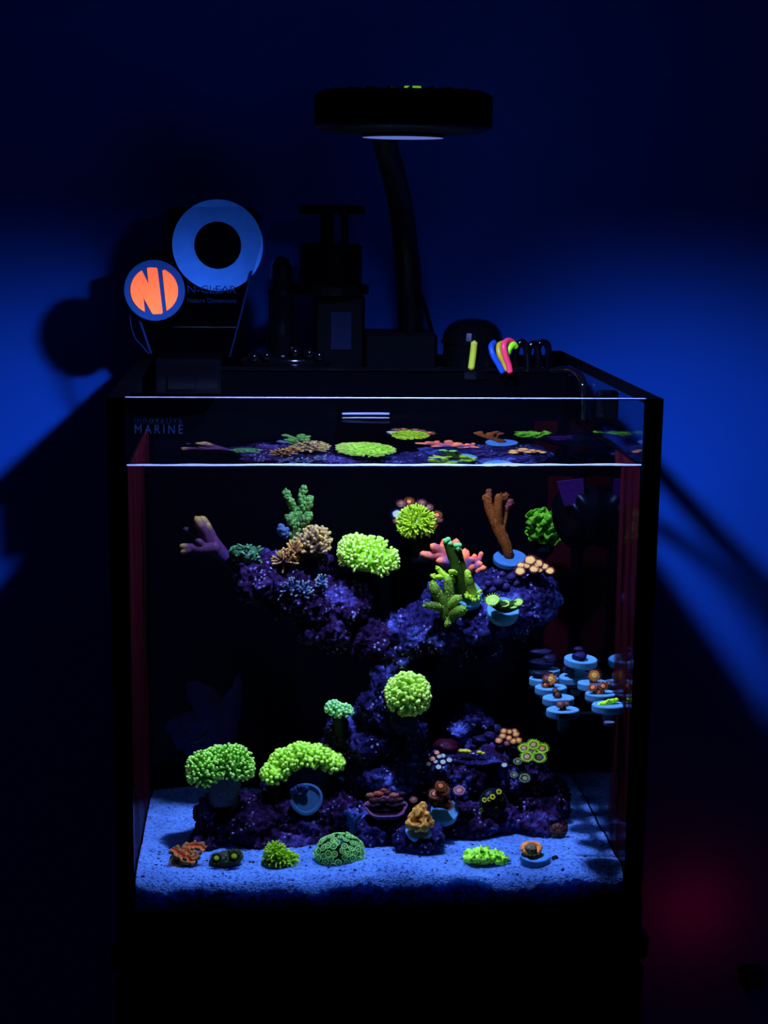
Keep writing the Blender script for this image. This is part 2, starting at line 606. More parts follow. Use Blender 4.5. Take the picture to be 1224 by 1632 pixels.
    def prism(s, poly, origin, ex, ez, n, th, c):
        """Outline poly (u, v) in the plane (ex, ez), thickness th along n."""
        ex, ez, n = map(np.asarray, (ex, ez, n))
        k = len(poly)
        front = [np.asarray(origin) + u * ex + v * ez for u, v in poly]
        back = [p + n * th for p in front]
        f = [tuple(range(k)), tuple(range(2 * k - 1, k - 1, -1))] + [(i, i + k, (i + 1) % k + k, (i + 1) % k) for i in range(k)]
        s.add(front + back, f, c)

    def build(s, name, mat, parent=None, smooth=True, props=None, idx=None, mats=None):
        off = wloc(parent)
        v = np.array(s.v) - off
        me = bpy.data.meshes.new(name)
        me.from_pydata([tuple(p) for p in v], [], s.f)
        at = me.attributes.new('Col', 'FLOAT_COLOR', 'POINT')
        cc = np.ones((len(s.v), 4)); cc[:, :3] = np.array(s.c)
        at.data.foreach_set('color', cc.ravel())
        if smooth:
            me.polygons.foreach_set('use_smooth', [True] * len(me.polygons))
        for mm in (mats or [mat]):
            me.materials.append(mm)
        if idx:
            me.polygons.foreach_set('material_index', idx)
        me.update()
        o = bpy.data.objects.new(name, me)
        COL.objects.link(o)
        if parent is not None:
            o.parent = parent
        for k, q in (props or {}).items():
            o[k] = q
        return o


def wloc(o):
    p = np.zeros(3)
    while o is not None:
        p += np.array(o.location)
        o = o.parent
    return p


def thing(name, label, cat, loc=(0, 0, 0), group=None):
    o = bpy.data.objects.new(name, None)
    o.empty_display_size = 0.01
    COL.objects.link(o)
    o.location = [float(v) for v in loc]
    return tag(o, label, cat, group)


def tag(o, label, cat, group=None):
    o['label'] = label; o['category'] = cat
    if group:
        o['group'] = group
    return o


STUFF = {'kind': 'stuff'}


def jit(c, a=0.12):
    return np.asarray(c) * (1 + rng.uniform(-a, a))


def text_mesh(body, size, name, mat, parent, origin, ex, ez, width=None, spacing=1.0):
    cu = bpy.data.curves.new(name, 'FONT')
    cu.body = body; cu.size = size; cu.space_character = spacing
    tmp = bpy.data.objects.new(name + '_tmp', cu)
    COL.objects.link(tmp)
    dg = bpy.context.evaluated_depsgraph_get(); dg.update()
    me = bpy.data.meshes.new_from_object(tmp.evaluated_get(dg))
    bpy.data.objects.remove(tmp)
    co = np.zeros(len(me.vertices) * 3); me.vertices.foreach_get('co', co); co = co.reshape(-1, 3)
    k = (width / (co[:, 0].max() - co[:, 0].min())) if width else 1.0
    co[:, 0] = (co[:, 0] - co[:, 0].min()) * k
    p = np.asarray(origin) + co[:, :1] * np.asarray(ex) + co[:, 1:2] * np.asarray(ez) - wloc(parent)
    me.vertices.foreach_set('co', p.ravel())
    me.name = name
    me.materials.clear(); me.materials.append(mat)
    me.update()
    o = bpy.data.objects.new(name, me)
    COL.objects.link(o)
    o.parent = parent
    return o


# ================================================================== THE SETTING
mb = MB(); mb.box((-2.2, YWALL, -1.2), (2.2, YWALL + 0.1, 1.4))
o = mb.build('wall_back', WALLM, smooth=False); o['kind'] = 'structure'
FLOORM = principled('dark_floor', (0.05, 0.05, 0.06), 0.6, 0.3, 0.2, 40, 0.5)
mb = MB(); mb.box((-2.2, -2.4, -1.25), (2.2, YWALL + 0.1, -1.2))
o = mb.build('floor', FLOORM, smooth=False); o['kind'] = 'structure'
mb = MB(); mb.box((-2.2, YWALL - 0.012, -1.2), (2.2, YWALL, -1.11), bev=0.003)
o = mb.build('baseboard_back', FLOORM, smooth=False); o['kind'] = 'structure'

# ================================================================== STAND
t = thing('aquarium_stand', 'black cabinet stand under the aquarium, lost in the dark', 'cabinet', (0, 0.2, -1.2))
mb = MB(); mb.box((-0.205, -0.012, -0.432), (0.205, 0.41, -0.412), bev=0.003); mb.build('top_panel', STANDM, t, False)
for sx in (-1, 1):
    mb = MB(); mb.box((min(sx * 0.203, sx * 0.187), 0.004, -1.2), (max(sx * 0.203, sx * 0.187), 0.405, -0.432)); mb.build('side_panel', STANDM, t, False)
mb = MB(); mb.box((-0.187, 0.39, -1.2), (0.187, 0.405, -0.432)); mb.build('back_panel', STANDM, t, False)
mb = MB(); mb.box((-0.187, 0.02, -1.2), (0.187, 0.39, -1.17)); mb.build('bottom_panel', STANDM, t, False)
for sx in (-1, 1):
    mb = MB(); mb.box((min(sx * 0.001, sx * 0.202), -0.012, -1.16), (max(sx * 0.001, sx * 0.202), 0.004, -0.436), bev=0.002)
    d = mb.build('door', STANDM, t, False)
    mb = MB(); mb.tube([(sx * 0.022, -0.012, -0.66), (sx * 0.022, -0.03, -0.66), (sx * 0.022, -0.03, -0.56), (sx * 0.022, -0.012, -0.56)], 0.004, (0.1, 0.1, 0.1))
    mb.build('handle', BLACKG, d)

# ================================================================== AQUARIUM
AQ = thing('aquarium', 'rimless glass aquarium with black corner seams on a black stand', 'aquarium', (0, 0.2, -H - 0.014))
mb = MB(); mb.box((-W + 0.012, 0, -H), (W - 0.012, 0.006, -0.0008)); mb.build('front_pane', GLASS, AQ, False)
mb = MB(); mb.box((-IN, 0.0005, -0.0008), (IN, 0.0055, 0.0)); mb.build('polished_edge', EDGEM, AQ, False, {'label': 'bright polished top edge of the front glass'})
for sx in (-1, 1):
    a, b = sorted((sx * IN, sx * W))
    mb = MB(); mb.box((a, 0.0065, -H), (b, 0.36, -0.004)); mb.build('side_pane', GLASS, AQ, False)
    mb = MB(); mb.box((a - 0.0003, -0.0006, -H), (b + 0.0003, 0.0064, 0.0)); mb.build('corner_seam', SEAL, AQ, False)
    mb = MB(); mb.box((a, 0.0065, -0.004), (b, DEPTH, 0.0)); mb.build('rim_strip', SEAL, AQ, False)
    mb = MB(); mb.box((a, 0.36, -H), (b, DEPTH, -0.004)); mb.build('back_film', DARKACR, AQ, False)
    x = sx * (IN - 0.0004)
    mb = MB(); mb.add([(x, 0.0066, ZW + 0.004), (x, YP, ZW + 0.004), (x, YP, -H), (x, 0.0066, -H)], [(0, 1, 2, 3)], (1, 1, 1))
    mb.build('wet_inner_face', TIR, AQ, False)
    x = sx * (IN - 0.0009)
    y1 = 0.092 if sx > 0 else 0.24
    mb = MB(); mb.add([(x, 0.007, ZW - 0.001), (x, y1, ZW - 0.001), (x, y1, SAND_Z - 0.01), (x, 0.007, SAND_Z - 0.01)], [(0, 1, 2, 3)], (1, 1, 1))
    mb.build('algae_film', FILM, AQ, False, {'label': 'dull red algae film on the side glass'})
mb = MB(); mb.box((-IN, DEPTH - 0.006, -H), (IN, DEPTH, -0.004)); mb.build('back_pane', DARKACR, AQ, False)
mb = MB(); mb.box((-IN, YP, -H), (IN, YP + 0.005, -0.009)); mb.build('overflow_partition', DARKACR, AQ, False)
mb = MB(); mb.box((-IN, YP - 0.002, -0.012), (IN, YP + 0.007, -0.008), bev=0.001); mb.build('partition_lip', BLACKG, AQ, False)
mb = MB()
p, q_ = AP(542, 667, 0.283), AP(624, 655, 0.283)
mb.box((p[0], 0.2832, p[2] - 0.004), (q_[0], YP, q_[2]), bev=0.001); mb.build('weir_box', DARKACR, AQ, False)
mb = MB()  # pale bars paint in the bright lines along the overflow slot
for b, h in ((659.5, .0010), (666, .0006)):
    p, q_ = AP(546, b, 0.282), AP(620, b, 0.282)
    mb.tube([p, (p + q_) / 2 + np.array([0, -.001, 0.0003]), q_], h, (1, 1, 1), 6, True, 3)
mb.build('weir_lit_line', mat_print('pale_weir', (0.8, 0.8, 0.85)), AQ, True, {'label': 'pale bars painting the lit lines of the overflow slot'})
mb = MB(); mb.box((0.160, YP - 0.0012, SAND_Z), (0.182, YP - 0.0006, ZW - 0.045)); mb.build('algae_film', FILM, AQ, False, {'label': 'dark red algae strip on the back wall'})
mb = MB(); mb.box((-IN, 0.0065, -H), (IN, DEPTH, -H + 0.004)); mb.build('bottom_pane', SEAL, AQ, False)
mb = MB(); mb.box((-W - 0.001, -0.0012, -H - 0.002), (W + 0.001, -0.0002, -H + 0.006)); mb.build('bottom_seam', SEAL, AQ, False)
mb = MB(); mb.box((-W - 0.001, -0.002, -H - 0.014), (W + 0.001, DEPTH, -H - 0.002), bev=0.001); mb.build('leveling_mat', BLACKG, AQ, False)
PRINT = mat_print('pale_ink', (0.08, 0.14, 0.26))
ex, ez = np.array([1.0, 0, 0]), np.array([0, 0, 1.0])
q = 0.000452
text_mesh('innovative', 0.0058, 'lettering', PRINT, AQ, AP(214, 673, -0.0004), ex, ez, 75 * q, 1.25)
text_mesh('MARINE', 0.0092, 'lettering', PRINT, AQ, AP(215, 691, -0.0004), ex, ez, 75 * q, 1.45)
mb = MB(); p = AP(214, 675.6, -0.0004); mb.box(p, p + np.array([75 * q, 0.0001, 0.0003])); mb.build('underline', PRINT, AQ, False)

# ---- sand
NX, NY = 190, 120
mb = MB()
xs = np.linspace(-IN + 0.0012, IN - 0.0012, NX); ys = np.linspace(0.0072, YP - 0.001, NY)


def sand_h(x, y):
    z = SAND_Z
    z += 0.0035 * noise.noise(Vector((x * 14, y * 14, 0.3))) + 0.0022 * noise.noise(Vector((x * 45, y * 45, 2.3)))
    z += 0.0007 * noise.noise(Vector((x * 330, y * 330, 0.9)))
    p = WZ(640, 1385, SAND_Z)
    z += 0.007 * math.exp(-((x - p[0] + 0.006) ** 2 / 0.0009 + (y - 0.028) ** 2 / 0.0005))       # low mound in the middle
    z -= 0.13 * max(0.0, y - 0.225) * min(1, max(0, -(x + .02) / .06))
    k = max(0.0, 1 - (y - 0.0072) / 0.016)
    z -= k * k * (0.0065 + 0.0062 * noise.noise(Vector((x * 20, 0.5, 0))) + 0.0026 * noise.noise(Vector((x * 90, 1.5, 0))) + 0.0012 * noise.noise(Vector((x * 260, 2.5, 0))))
    return z


V = [(x, y, sand_h(x, y)) for y in ys for x in xs]
Fq = [(j * NX + i, j * NX + i + 1, (j + 1) * NX + i + 1, (j + 1) * NX + i) for j in range(NY - 1) for i in range(NX - 1)]
n0 = len(V)
V += [(x, ys[0], -H + 0.005) for x in xs]
Fq += [(n0 + i, n0 + i + 1, i + 1, i) for i in range(NX - 1)]
n1 = len(V)
V += [(x, ys[-1], -H + 0.005) for x in xs]
Fq += [(n1 + i + 1, n1 + i, (NY - 1) * NX + i, (NY - 1) * NX + i + 1) for i in range(NX - 1)]
Fq.append((n0, n1, n1 + NX - 1, n0 + NX - 1))
mb.add(V, Fq, (0.5, 0.5, 0.5))
o = mb.build('sand_bed', SANDM); o['kind'] = 'stuff'
o['label'] = 'pale coral sand covering the aquarium bottom'; o['category'] = 'sand'


# ---- water (front face against the glass, rippled top face, meniscus)
mb = MB()
nx, ny = 60, 40
xs2 = np.linspace(-IN + 0.0005, IN - 0.0005, nx); ys2 = np.linspace(Y0, YP - 0.0005, ny)
wv = [(x, y, ZW + 0.00045 * noise.noise(Vector((x * 30, y * 22, 4))) * min(1, (y - Y0) / 0.02)) for y in ys2 for x in xs2]
wf = [(j * nx + i, j * nx + i + 1, (j + 1) * nx + i + 1, (j + 1) * nx + i) for j in range(ny - 1) for i in range(nx - 1)]
mb.add(wv, wf, (1, 1, 1))
ntop = len(wf)
o = mb.build('aquarium_water', WTOP); o['kind'] = 'stuff'
o['label'] = 'clear water filling the aquarium to a bright rippled waterline'; o['category'] = 'water'
AW = o
mb = MB(); mb.add([(-IN, Y0, -H + 0.004), (IN, Y0, -H + 0.004), (IN, Y0, ZW), (-IN, Y0, ZW)], [(0, 1, 2, 3)], (1, 1, 1))
mb.build('front_face', WFRONT, AW, False)
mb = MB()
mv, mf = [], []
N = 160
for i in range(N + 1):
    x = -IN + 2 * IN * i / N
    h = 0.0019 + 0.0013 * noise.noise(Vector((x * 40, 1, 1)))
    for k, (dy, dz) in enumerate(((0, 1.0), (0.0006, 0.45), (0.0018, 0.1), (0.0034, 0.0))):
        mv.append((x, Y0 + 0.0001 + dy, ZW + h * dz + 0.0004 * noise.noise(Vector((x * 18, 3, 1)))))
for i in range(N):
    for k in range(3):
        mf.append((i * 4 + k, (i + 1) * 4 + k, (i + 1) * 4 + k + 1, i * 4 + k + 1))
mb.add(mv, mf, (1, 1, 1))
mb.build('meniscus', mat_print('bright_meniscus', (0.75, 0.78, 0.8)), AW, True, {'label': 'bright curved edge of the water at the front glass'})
for sx in (-1, 1):
    x = sx * (IN - 0.0008)
    mb = MB(); mb.tube([(x, Y0 + 0.002, ZW + 0.0004), (x, YP * 0.5, ZW + 0.0004), (x, YP, ZW + 0.0004)], 0.0006, (1, 1, 1), 5)
    mb.build('meniscus', SEAL, AW)

# ================================================================== LAMP
L = thing('reef_lamp', 'black round aquarium lamp on a curved arm above the tank', 'lamp', LENS)
bx = LENS[0]
mb = MB(); mb.lathe([(0.030, 0.0018), (0.0600, 0.0035), (0.0648, 0.0052), (0.0655, 0.008), (0.0655, 0.0285), (0.0625, 0.0305), (0.02, 0.031)], LENS, (0, 0, 1), 48)
B = mb.build('lamp_body', BLACK, L)
mb = MB()
for k in range(24):
    a = 2 * math.pi * k / 24
    u = np.array([math.cos(a), math.sin(a), 0]); w = np.array([-u[1], u[0], 0]) * 0.0009
    q4 = [LENS + u * 0.030 - w + ez * 0.0305, LENS + u * 0.060 - w + ez * 0.0305, LENS + u * 0.060 + w + ez * 0.0305, LENS + u * 0.030 + w + ez * 0.0305]
    v = q4 + [p + ez * 0.0016 for p in q4]
    mb.add(v, [(0, 1, 5, 4), (1, 2, 6, 5), (2, 3, 7, 6), (3, 0, 4, 7), (4, 5, 6, 7)], (0.1, 0.1, 0.1))
f = mb.build('cooling_fin', BLACK, L, False, STUFF)
mb = MB(); mb.lathe([(0.0301, -0.0008), (0.0306, 0.0019)], LENS, (0, 0, 1), 40); mb.build('lens_ring', BLACK, L, False)
mb = MB()
ring = [LENS + np.array([0.0300 * math.cos(a), -0.0300 * math.sin(a), -0.0010]) for a in np.linspace(0, 2 * math.pi, 40, endpoint=False)]
mb.add(ring, [tuple(range(40))], (1, 1, 1))
mb.build('lens', mat_lens(), L, False, {'label': 'glowing blue lens under the lamp'})
mb = MB(); p = AP(659, 137, 0.045); mb.box(p + np.array([-0.006, 0.004, -0.0040]), p + np.array([0.006, 0.010, 0.0004]), bev=0.0004)
mb.build('indicator_light', mat_emit('green_indicator', (0.22, 0.75, 0.05), 0.55), L, False, {'label': 'small green light on top of the lamp'})
mb = MB()
mb.tube([AP(655, 545, 0.34), AP(652, 450, 0.335), AP(643, 360, 0.30), AP(629, 285, 0.22), AP(614, 232, 0.16), AP(610, 200, 0.135)], [0.0115, 0.0115, 0.0108, 0.0100, 0.0095, 0.0095], (0.1,) * 3, 14, True, 6)
mb.build('arm', BLACK, L)
p0, p1 = AP(580, 590, 0.318), AP(698, 531, 0.318)
mb = MB(); mb.box((p0[0], 0.318, p0[2] - 0.012), (p1[0], 0.372, p1[2]), bev=0.003); mb.build('mount_bracket', BLACK, L, False)
mb = MB(); mb.tube([AP(662, 420, 0.345), AP(668, 460, 0.35), AP(680, 500, 0.35), AP(690, 540, 0.345), AP(694, 585, 0.34)], 0.0022, (0.1,) * 3, 7, True, 5)
mb.build('power_cable', SEAL, L)

# ================================================================== FILTER ROLLER on the back chamber
YF = 0.343
s = apx(YF)
FR = thing('filter_roller', 'clear acrylic fleece filter with an orange and blue round badge', 'aquarium filter', AP(300, 570, YF))
outl = [(262, 336), (275, 330), (400, 330), (416, 345), (416, 390), (366, 572), (244, 572), (226, 540), (205, 500), (205, 420), (262, 400)]
P0 = AP(300, 570, YF)
poly = [((AP(a, b, YF) - P0)[0], (AP(a, b, YF) - P0)[2]) for a, b in outl]
mb = MB(); mb.prism(poly, P0 + np.array([0, 0.0, 0]), ex, ez, (0, 1, 0), 0.003, (1, 1, 1)); mb.build('front_plate', ACR, FR, False)
mb = MB(); mb.prism(poly, P0 + np.array([0, 0.042, 0]), ex, ez, (0, 1, 0), 0.003, (1, 1, 1)); mb.build('shade_backing', DARKACR, FR, False)  # opaque black sheet stands in for the dark behind the clear housing
EDG = mat_print('frosted_acrylic_edge', (0.04, 0.10, 0.28))
mb = MB(); mb.tube([AP(401, 432, YF + 0.001), AP(384, 500, YF + 0.001), AP(366, 568, YF + 0.001)], 0.0010, (1, 1, 1), 6); mb.build('plate_edge', EDG, FR)
mb = MB(); mb.tube([AP(220, 505, YF + 0.002), AP(229, 530, YF + 0.002), AP(241, 566, YF + 0.002)], 0.0013, (1, 1, 1), 6); mb.build('plate_edge', EDG, FR)
mb = MB(); mb.tube([AP(207, 500, YF + 0.002), AP(209, 520, YF + 0.002), AP(216, 540, YF + 0.002), AP(228, 553, YF + 0.002), AP(240, 568, YF + 0.002)], 0.0005, (1, 1, 1), 6, True, 4); mb.build('air_line', EDG, FR)
for a in (270, 302, 336):
    mb = MB(); mb.tube([AP(a, 566, YF + 0.004), AP(a, 566, YF + 0.040)], 0.0035, (0.1,) * 3, 10); mb.build('guide_roller', BLACKG, FR)
a0, a1 = AP(244, 632, 0.268), AP(352, 573, 0.268)
mb = MB(); mb.box((a0[0], 0.268, a0[2]), (a1[0], 0.352, a1[2]), bev=0.003); mb.build('chamber_box', BLACKG, FR, False)
a0, a1 = AP(266, 622, 0.2655), AP(312, 598, 0.2655)
mb = MB(); mb.box((a0[0], 0.2655, a0[2]), (a1[0], 0.268, a1[2]), bev=0.0008); mb.build('sensor_cover', BLACKG, FR, False)
# badge
BC = AP(246, 463, YF - 0.004); R = 47 * s
mb = MB(); mb.lathe([(R * 0.97, 0), (R, 0.0008), (R, 0.0026), (R * 0.98, 0.003)], BC + np.array([0, 0.003, 0]), (0, -1, 0), 48, [pig(16, 50, 140, 2.2)] * 4)
BD = mb.build('badge', PAINT, FR, False, {'label': 'blue round badge with two orange letters'})
ORANGE = pig(240, 104, 70, 2.9)
zs = lambda a, b: ((a - 255) / 3.825 * s, -(b - 705) / 3.825 * s)
arcl = [(255 + 141 * math.cos(t_), 705 + 138 * math.sin(t_)) for t_ in np.linspace(math.radians(115), math.radians(238), 18)]
npoly = [(185, 590), (222, 668), (213, 577), (219, 570), (270, 570), (275, 577), (302, 834), (297, 842), (246, 845), (238, 838), (190, 748), (197, 828)] + arcl
arcr = [(255 + 140 * math.cos(t_), 705 + 138 * math.sin(t_)) for t_ in np.linspace(math.radians(58), math.radians(-64), 18)]
dpoly = [(303, 588)] + [(325, 824)] + arcr
for pl in (npoly, dpoly):
    mb = MB(); mb.prism([zs(a, b) for a, b in pl], BC + np.array([0, -0.0008, 0]), ex, ez, (0, 1, 0), 0.0007, ORANGE)
    mb.build('letter', PAINT, BD, False, {'label': 'orange letter'})
INK = mat_print('dim_blue_ink', (0.05, 0.10, 0.22))
text_mesh('N-CLEAR', 0.010, 'lettering', INK, FR, AP(299, 467, YF - 0.0005), ex, ez, 76 * s)
text_mesh('Nature Dimensions', 0.0058, 'lettering', INK, FR, AP(299, 482, YF - 0.0005), ex, ez, 76 * s)
# the fleece roll is a thing of its own, held in the filter
RC = AP(347, 391, YF + 0.0045); R = 70.5 * s; r = 36.5 * s
FL = thing('fleece_roll', 'pale blue roll of filter fleece on a dark core in the filter', 'roll', RC)
mb = MB()
nseg = 56
prof = [(r, 0.0), (R, 0.0), (R, 0.030), (r, 0.030)]
v, f = [], []
for k in range(nseg):
    a = 2 * math.pi * k / nseg
    for rr, yy in prof:
        v.append(RC + np.array([rr * math.cos(a), yy, rr * 1.0 * math.sin(a)]))
for k in range(nseg):
    for j in range(4):
        f.append((k * 4 + j, k * 4 + (j + 1) % 4, ((k + 1) % nseg) * 4 + (j + 1) % 4, ((k + 1) % nseg) * 4 + j))
mb.add(v, f, pig(30, 82, 200, 5.0))
mb.build('fleece', pigment('fleece', 90, 0.88, 1.06, 0.2, 0.0), FL, False)
mb = MB(); mb.lathe([(r * 0.97, 0), (r * 0.97, 0.030)], RC + np.array([0, 0.031, 0]), (0, -1, 0), 36); mb.build('core', DARKACR, FL, False)
mb = MB(); mb.box(RC + np.array([-0.004, -0.003, -0.009]), RC + np.array([0.004, 0.003, 0.008]), bev=0.001); mb.build('crank', BLACKG, FL, False)

# ================================================================== other gear on the back chamber
YS = 0.345; s = apx(YS)
SK = thing('protein_skimmer', 'tall black protein skimmer tower between fleece filter and lamp arm', 'aquarium filter', AP(530, 590, YS))


def lat_px(x, rows, name, mat, parent, seg=24, y=YS, oval=1.0):
    """Turned part: rows of (pixel height, pixel half-width)."""
    base = AP(x, rows[0][0], y)
    prof = [(w * apx(y), AP(x, b, y)[2] - base[2]) for b, w in rows]
    m_ = MB(); m_.lathe(prof, base, (0, 0, 1), seg, [(0.2, 0.2, 0.2)] * len(prof))
    return m_.build(name, mat, parent, False)


lat_px(529, [(342, 49), (340, 51), (330, 51), (327, 48)], 'cup_lid', BLACK, SK)
lat_px(521, [(392, 11), (342, 10)], 'post', BLACK, SK)
lat_px(549, [(392, 6), (342, 6)], 'post', BLACK, SK)
lat_px(527, [(455, 48), (452, 49), (392, 49), (388, 44)], 'collection_cup', DARKACR, SK)
lat_px(526, [(468, 60), (466, 61), (455, 61), (453, 59)], 'flange', BLACK, SK)
a0, a1 = AP(500, 600, YS), AP(580, 468, YS)
mb = MB(); mb.box((a0[0], YS - 0.02, a0[2]), (a1[0], YS + 0.02, a1[2]), bev=0.003); mb.build('skimmer_body', BLACK, SK, False)
a0, a1 = AP(527, 557, YS - 0.0205), AP(560, 497, YS - 0.0205)
mb = MB(); mb.box((a0[0], YS - 0.0215, a0[2]), (a1[0], YS - 0.02, a1[2])); mb.build('viewing_panel', principled('smoked_panel', (0.008, 0.012, 0.03), 0.4, 0.1), SK, False)

PB = thing('media_canister', 'slim black rounded canister beside the fleece filter', 'canister', AP(448, 592, 0.335))
lat_px(448, [(600, 19), (445, 19), (425, 17), (412, 11), (408, 3)], 'canister_body', BLACKG, PB, 24, 0.335)
lat_px(448, [(470, 20), (462, 20)], 'collar', BLACK, PB, 24, 0.335)

MN = thing('valve_manifold', 'low black pipe manifold with small knobs beside the canister', 'manifold', AP(480, 595, 0.32))
mb = MB(); mb.tube([AP(388, 578, 0.32), AP(520, 578, 0.32)], 0.006, (0.1,) * 3, 12); mb.build('pipe', BLACKG, MN)
for a in (404, 424, 470, 492, 508):
    mb = MB(); mb.ball(AP(a, 560 + (a % 7) * 2, 0.316), 0.0055, (0.1,) * 3, 12, 8); mb.build('knob', BLACKG, MN)

DP = thing('domed_controller', 'glossy black dome topped unit beside the coloured tubes', 'pump', AP(752, 595, 0.335))
lat_px(752, [(600, 47), (550, 47), (540, 48.5), (528, 45), (517, 37), (510, 24), (507.5, 8)], 'dome', BLACKG, DP, 36, 0.335)
lat_px(752, [(547, 49), (542, 49.5)], 'rim_ring', BLACK, DP, 36, 0.335)


def hose(name, label, pts, y, r, colr, mat, group=None, cat='tube'):
    m_ = MB()
    P = [AP(a, b, y + (k[0] if k else 0)) for a, b, *k in pts]
    m_.tube(P, r, colr, 10, True, 6)
    o_ = m_.build(name, mat, None)
    return tag(o_, label, cat, group)


TB = pigment('silicone_tube', 80, 0.92, 1.06, 0, 0.05)
G = 'thin dosing tubes over the back rim'
hose('dosing_tube', 'short yellow-green tube standing against the black dome', [(756, 546), (754, 565), (751, 587)], 0.303, 0.0031, pig(150, 180, 70, .9), TB, G)
hose('dosing_tube', 'blue tube curving down beside the yellow one', [(788, 546, .010), (783, 552, .004), (786, 566), (794, 580), (801, 593)], 0.297, 0.0027, pig(14, 60, 215, 1.1), TB, G)
hose('dosing_tube', 'yellow tube between the blue and the pink tube', [(801, 547, .012), (795, 551, .006), (796, 565, .002), (803, 578, .002), (807, 590, .002)], 0.300, 0.0026, pig(150, 150, 40, 1.0), TB, G)
hose('dosing_tube', 'pink tube looped over the rim beside the green one', [(818, 546, .012), (809, 543, .008), (803, 551, .002), (806, 568), (811, 582), (813, 593)], 0.296, 0.0028, pig(205, 55, 125, .85), TB, G)
hose('dosing_tube', 'bright green short tube bending behind the pink one', [(822, 553, .006), (818, 549, .004), (812, 555, .002), (808, 566, .002), (808, 574, .004)], 0.301, 0.0029, pig(130, 230, 50, .9), TB, G)
G = 'black cables over the back rim'
for k, (lb, pts) in enumerate((
        ('black cable arching first after the green tube', [(822, 592), (822, 560), (832, 545), (840, 560), (842, 592)]),
        ('thin black cable arching at the middle of the cable bundle', [(838, 592), (843, 556), (853, 548), (858, 565), (858, 592)]),
        ('black cable looped highest beside the rim corner', [(852, 592), (858, 552), (868, 546), (874, 556), (872, 592)]))):
    hose('black_cable', lb, pts, 0.31 + 0.008 * k, 0.0032, (0.1,) * 3, BLACKG, G, 'cable')
hose('air_hose', 'black hose bending from the rim down into the water', [(880, 592, .06), (905, 590, .04), (922, 598, .015), (930, 615), (932, 640), (932, 668)], 0.21, 0.0036, (0.1,) * 3, BLACKG, None, 'hose')
WM = thing('sensor_holder', 'small black clip hanging inside the glass beside the hose', 'clip', AP(965, 640, 0.16))
a0, a1 = AP(950, 668, 0.16), AP(985, 622, 0.16)
mb = MB(); mb.box((a0[0], 0.155, a0[2]), (a1[0], 0.166, a1[2]), bev=0.002); mb.build('clip_body', BLACKG, WM, False)
mb = MB(); mb.tube([AP(972, 625, 0.158), AP(972, 668, 0.158)], 0.003, (0.1,) * 3, 8); mb.build('probe', BLACKG, WM)

# made-up adapter box, added beside the red glow on the wall
p = AP(1206, 1570, YWALL - 0.03)
PA = thing('added_adapter', 'made-up dark adapter box added beside the red glow on the wall', 'adapter', p)
mb = MB(); mb.box(p + np.array([-0.012, 0.010, -0.010]), p + np.array([0.012, 0.03, 0.010]), bev=0.002); mb.build('added_body', SEAL, PA, False)

# ================================================================== ROCKS
ROCKS = []


def make_rock(label, blobs, mat, voxel=0.0017, amp=0.006):
    m_ = MB()
    for (a, b, y, ra, rb, ry) in blobs:
        k = wpx(y)
        m_.ball(WP(a, b, y), 1.0, (1, 1, 1), 20, 14, (ra * k, ry, rb * k))
    tmp = m_.build('tmp', mat)
    md = tmp.modifiers.new('r', 'REMESH'); md.mode = 'VOXEL'; md.voxel_size = voxel
    dg = bpy.context.evaluated_depsgraph_get(); dg.update()
    me = bpy.data.meshes.new_from_object(tmp.evaluated_get(dg))
    bpy.data.objects.remove(tmp)
    n = len(me.vertices)
    co = np.zeros(n * 3); me.vertices.foreach_get('co', co); co = co.reshape(-1, 3)
    no = np.zeros(n * 3); me.vertices.foreach_get('normal', no); no = no.reshape(-1, 3)
    d = np.zeros(n)
    for i in range(n):
        q_ = Vector(co[i])
        d[i] = amp * noise.noise(q_ * 55) + amp * 0.55 * noise.noise(q_ * 130) + amp * 0.55 * noise.noise(q_ * 280) + amp * 0.25 * noise.noise(q_ * 620) - amp * 0.5 * max(0, noise.noise(q_ * 90 + Vector((5, 5, 5))) - 0.15)
    co = co + no * d[:, None]
    co[:, 1] = np.minimum(co[:, 1], YP - 0.003)
    base = co.mean(0); base[2] = co[:, 2].min()
    me.vertices.foreach_set('co', (co - base).ravel())
    me.polygons.foreach_set('use_smooth', [True] * len(me.polygons))
    me.name = 'live_rock'
    me.materials.clear(); me.materials.append(mat)
    me.update()
    o_ = bpy.data.objects.new('live_rock', me)
    o_.location = base
    COL.objects.link(o_)
    tag(o_, label, 'rock')
    ROCKS.append(BVHTree.FromPolygons([Vector(c) for c in co], [tuple(pp.vertices) for pp in me.polygons]))
    return o_


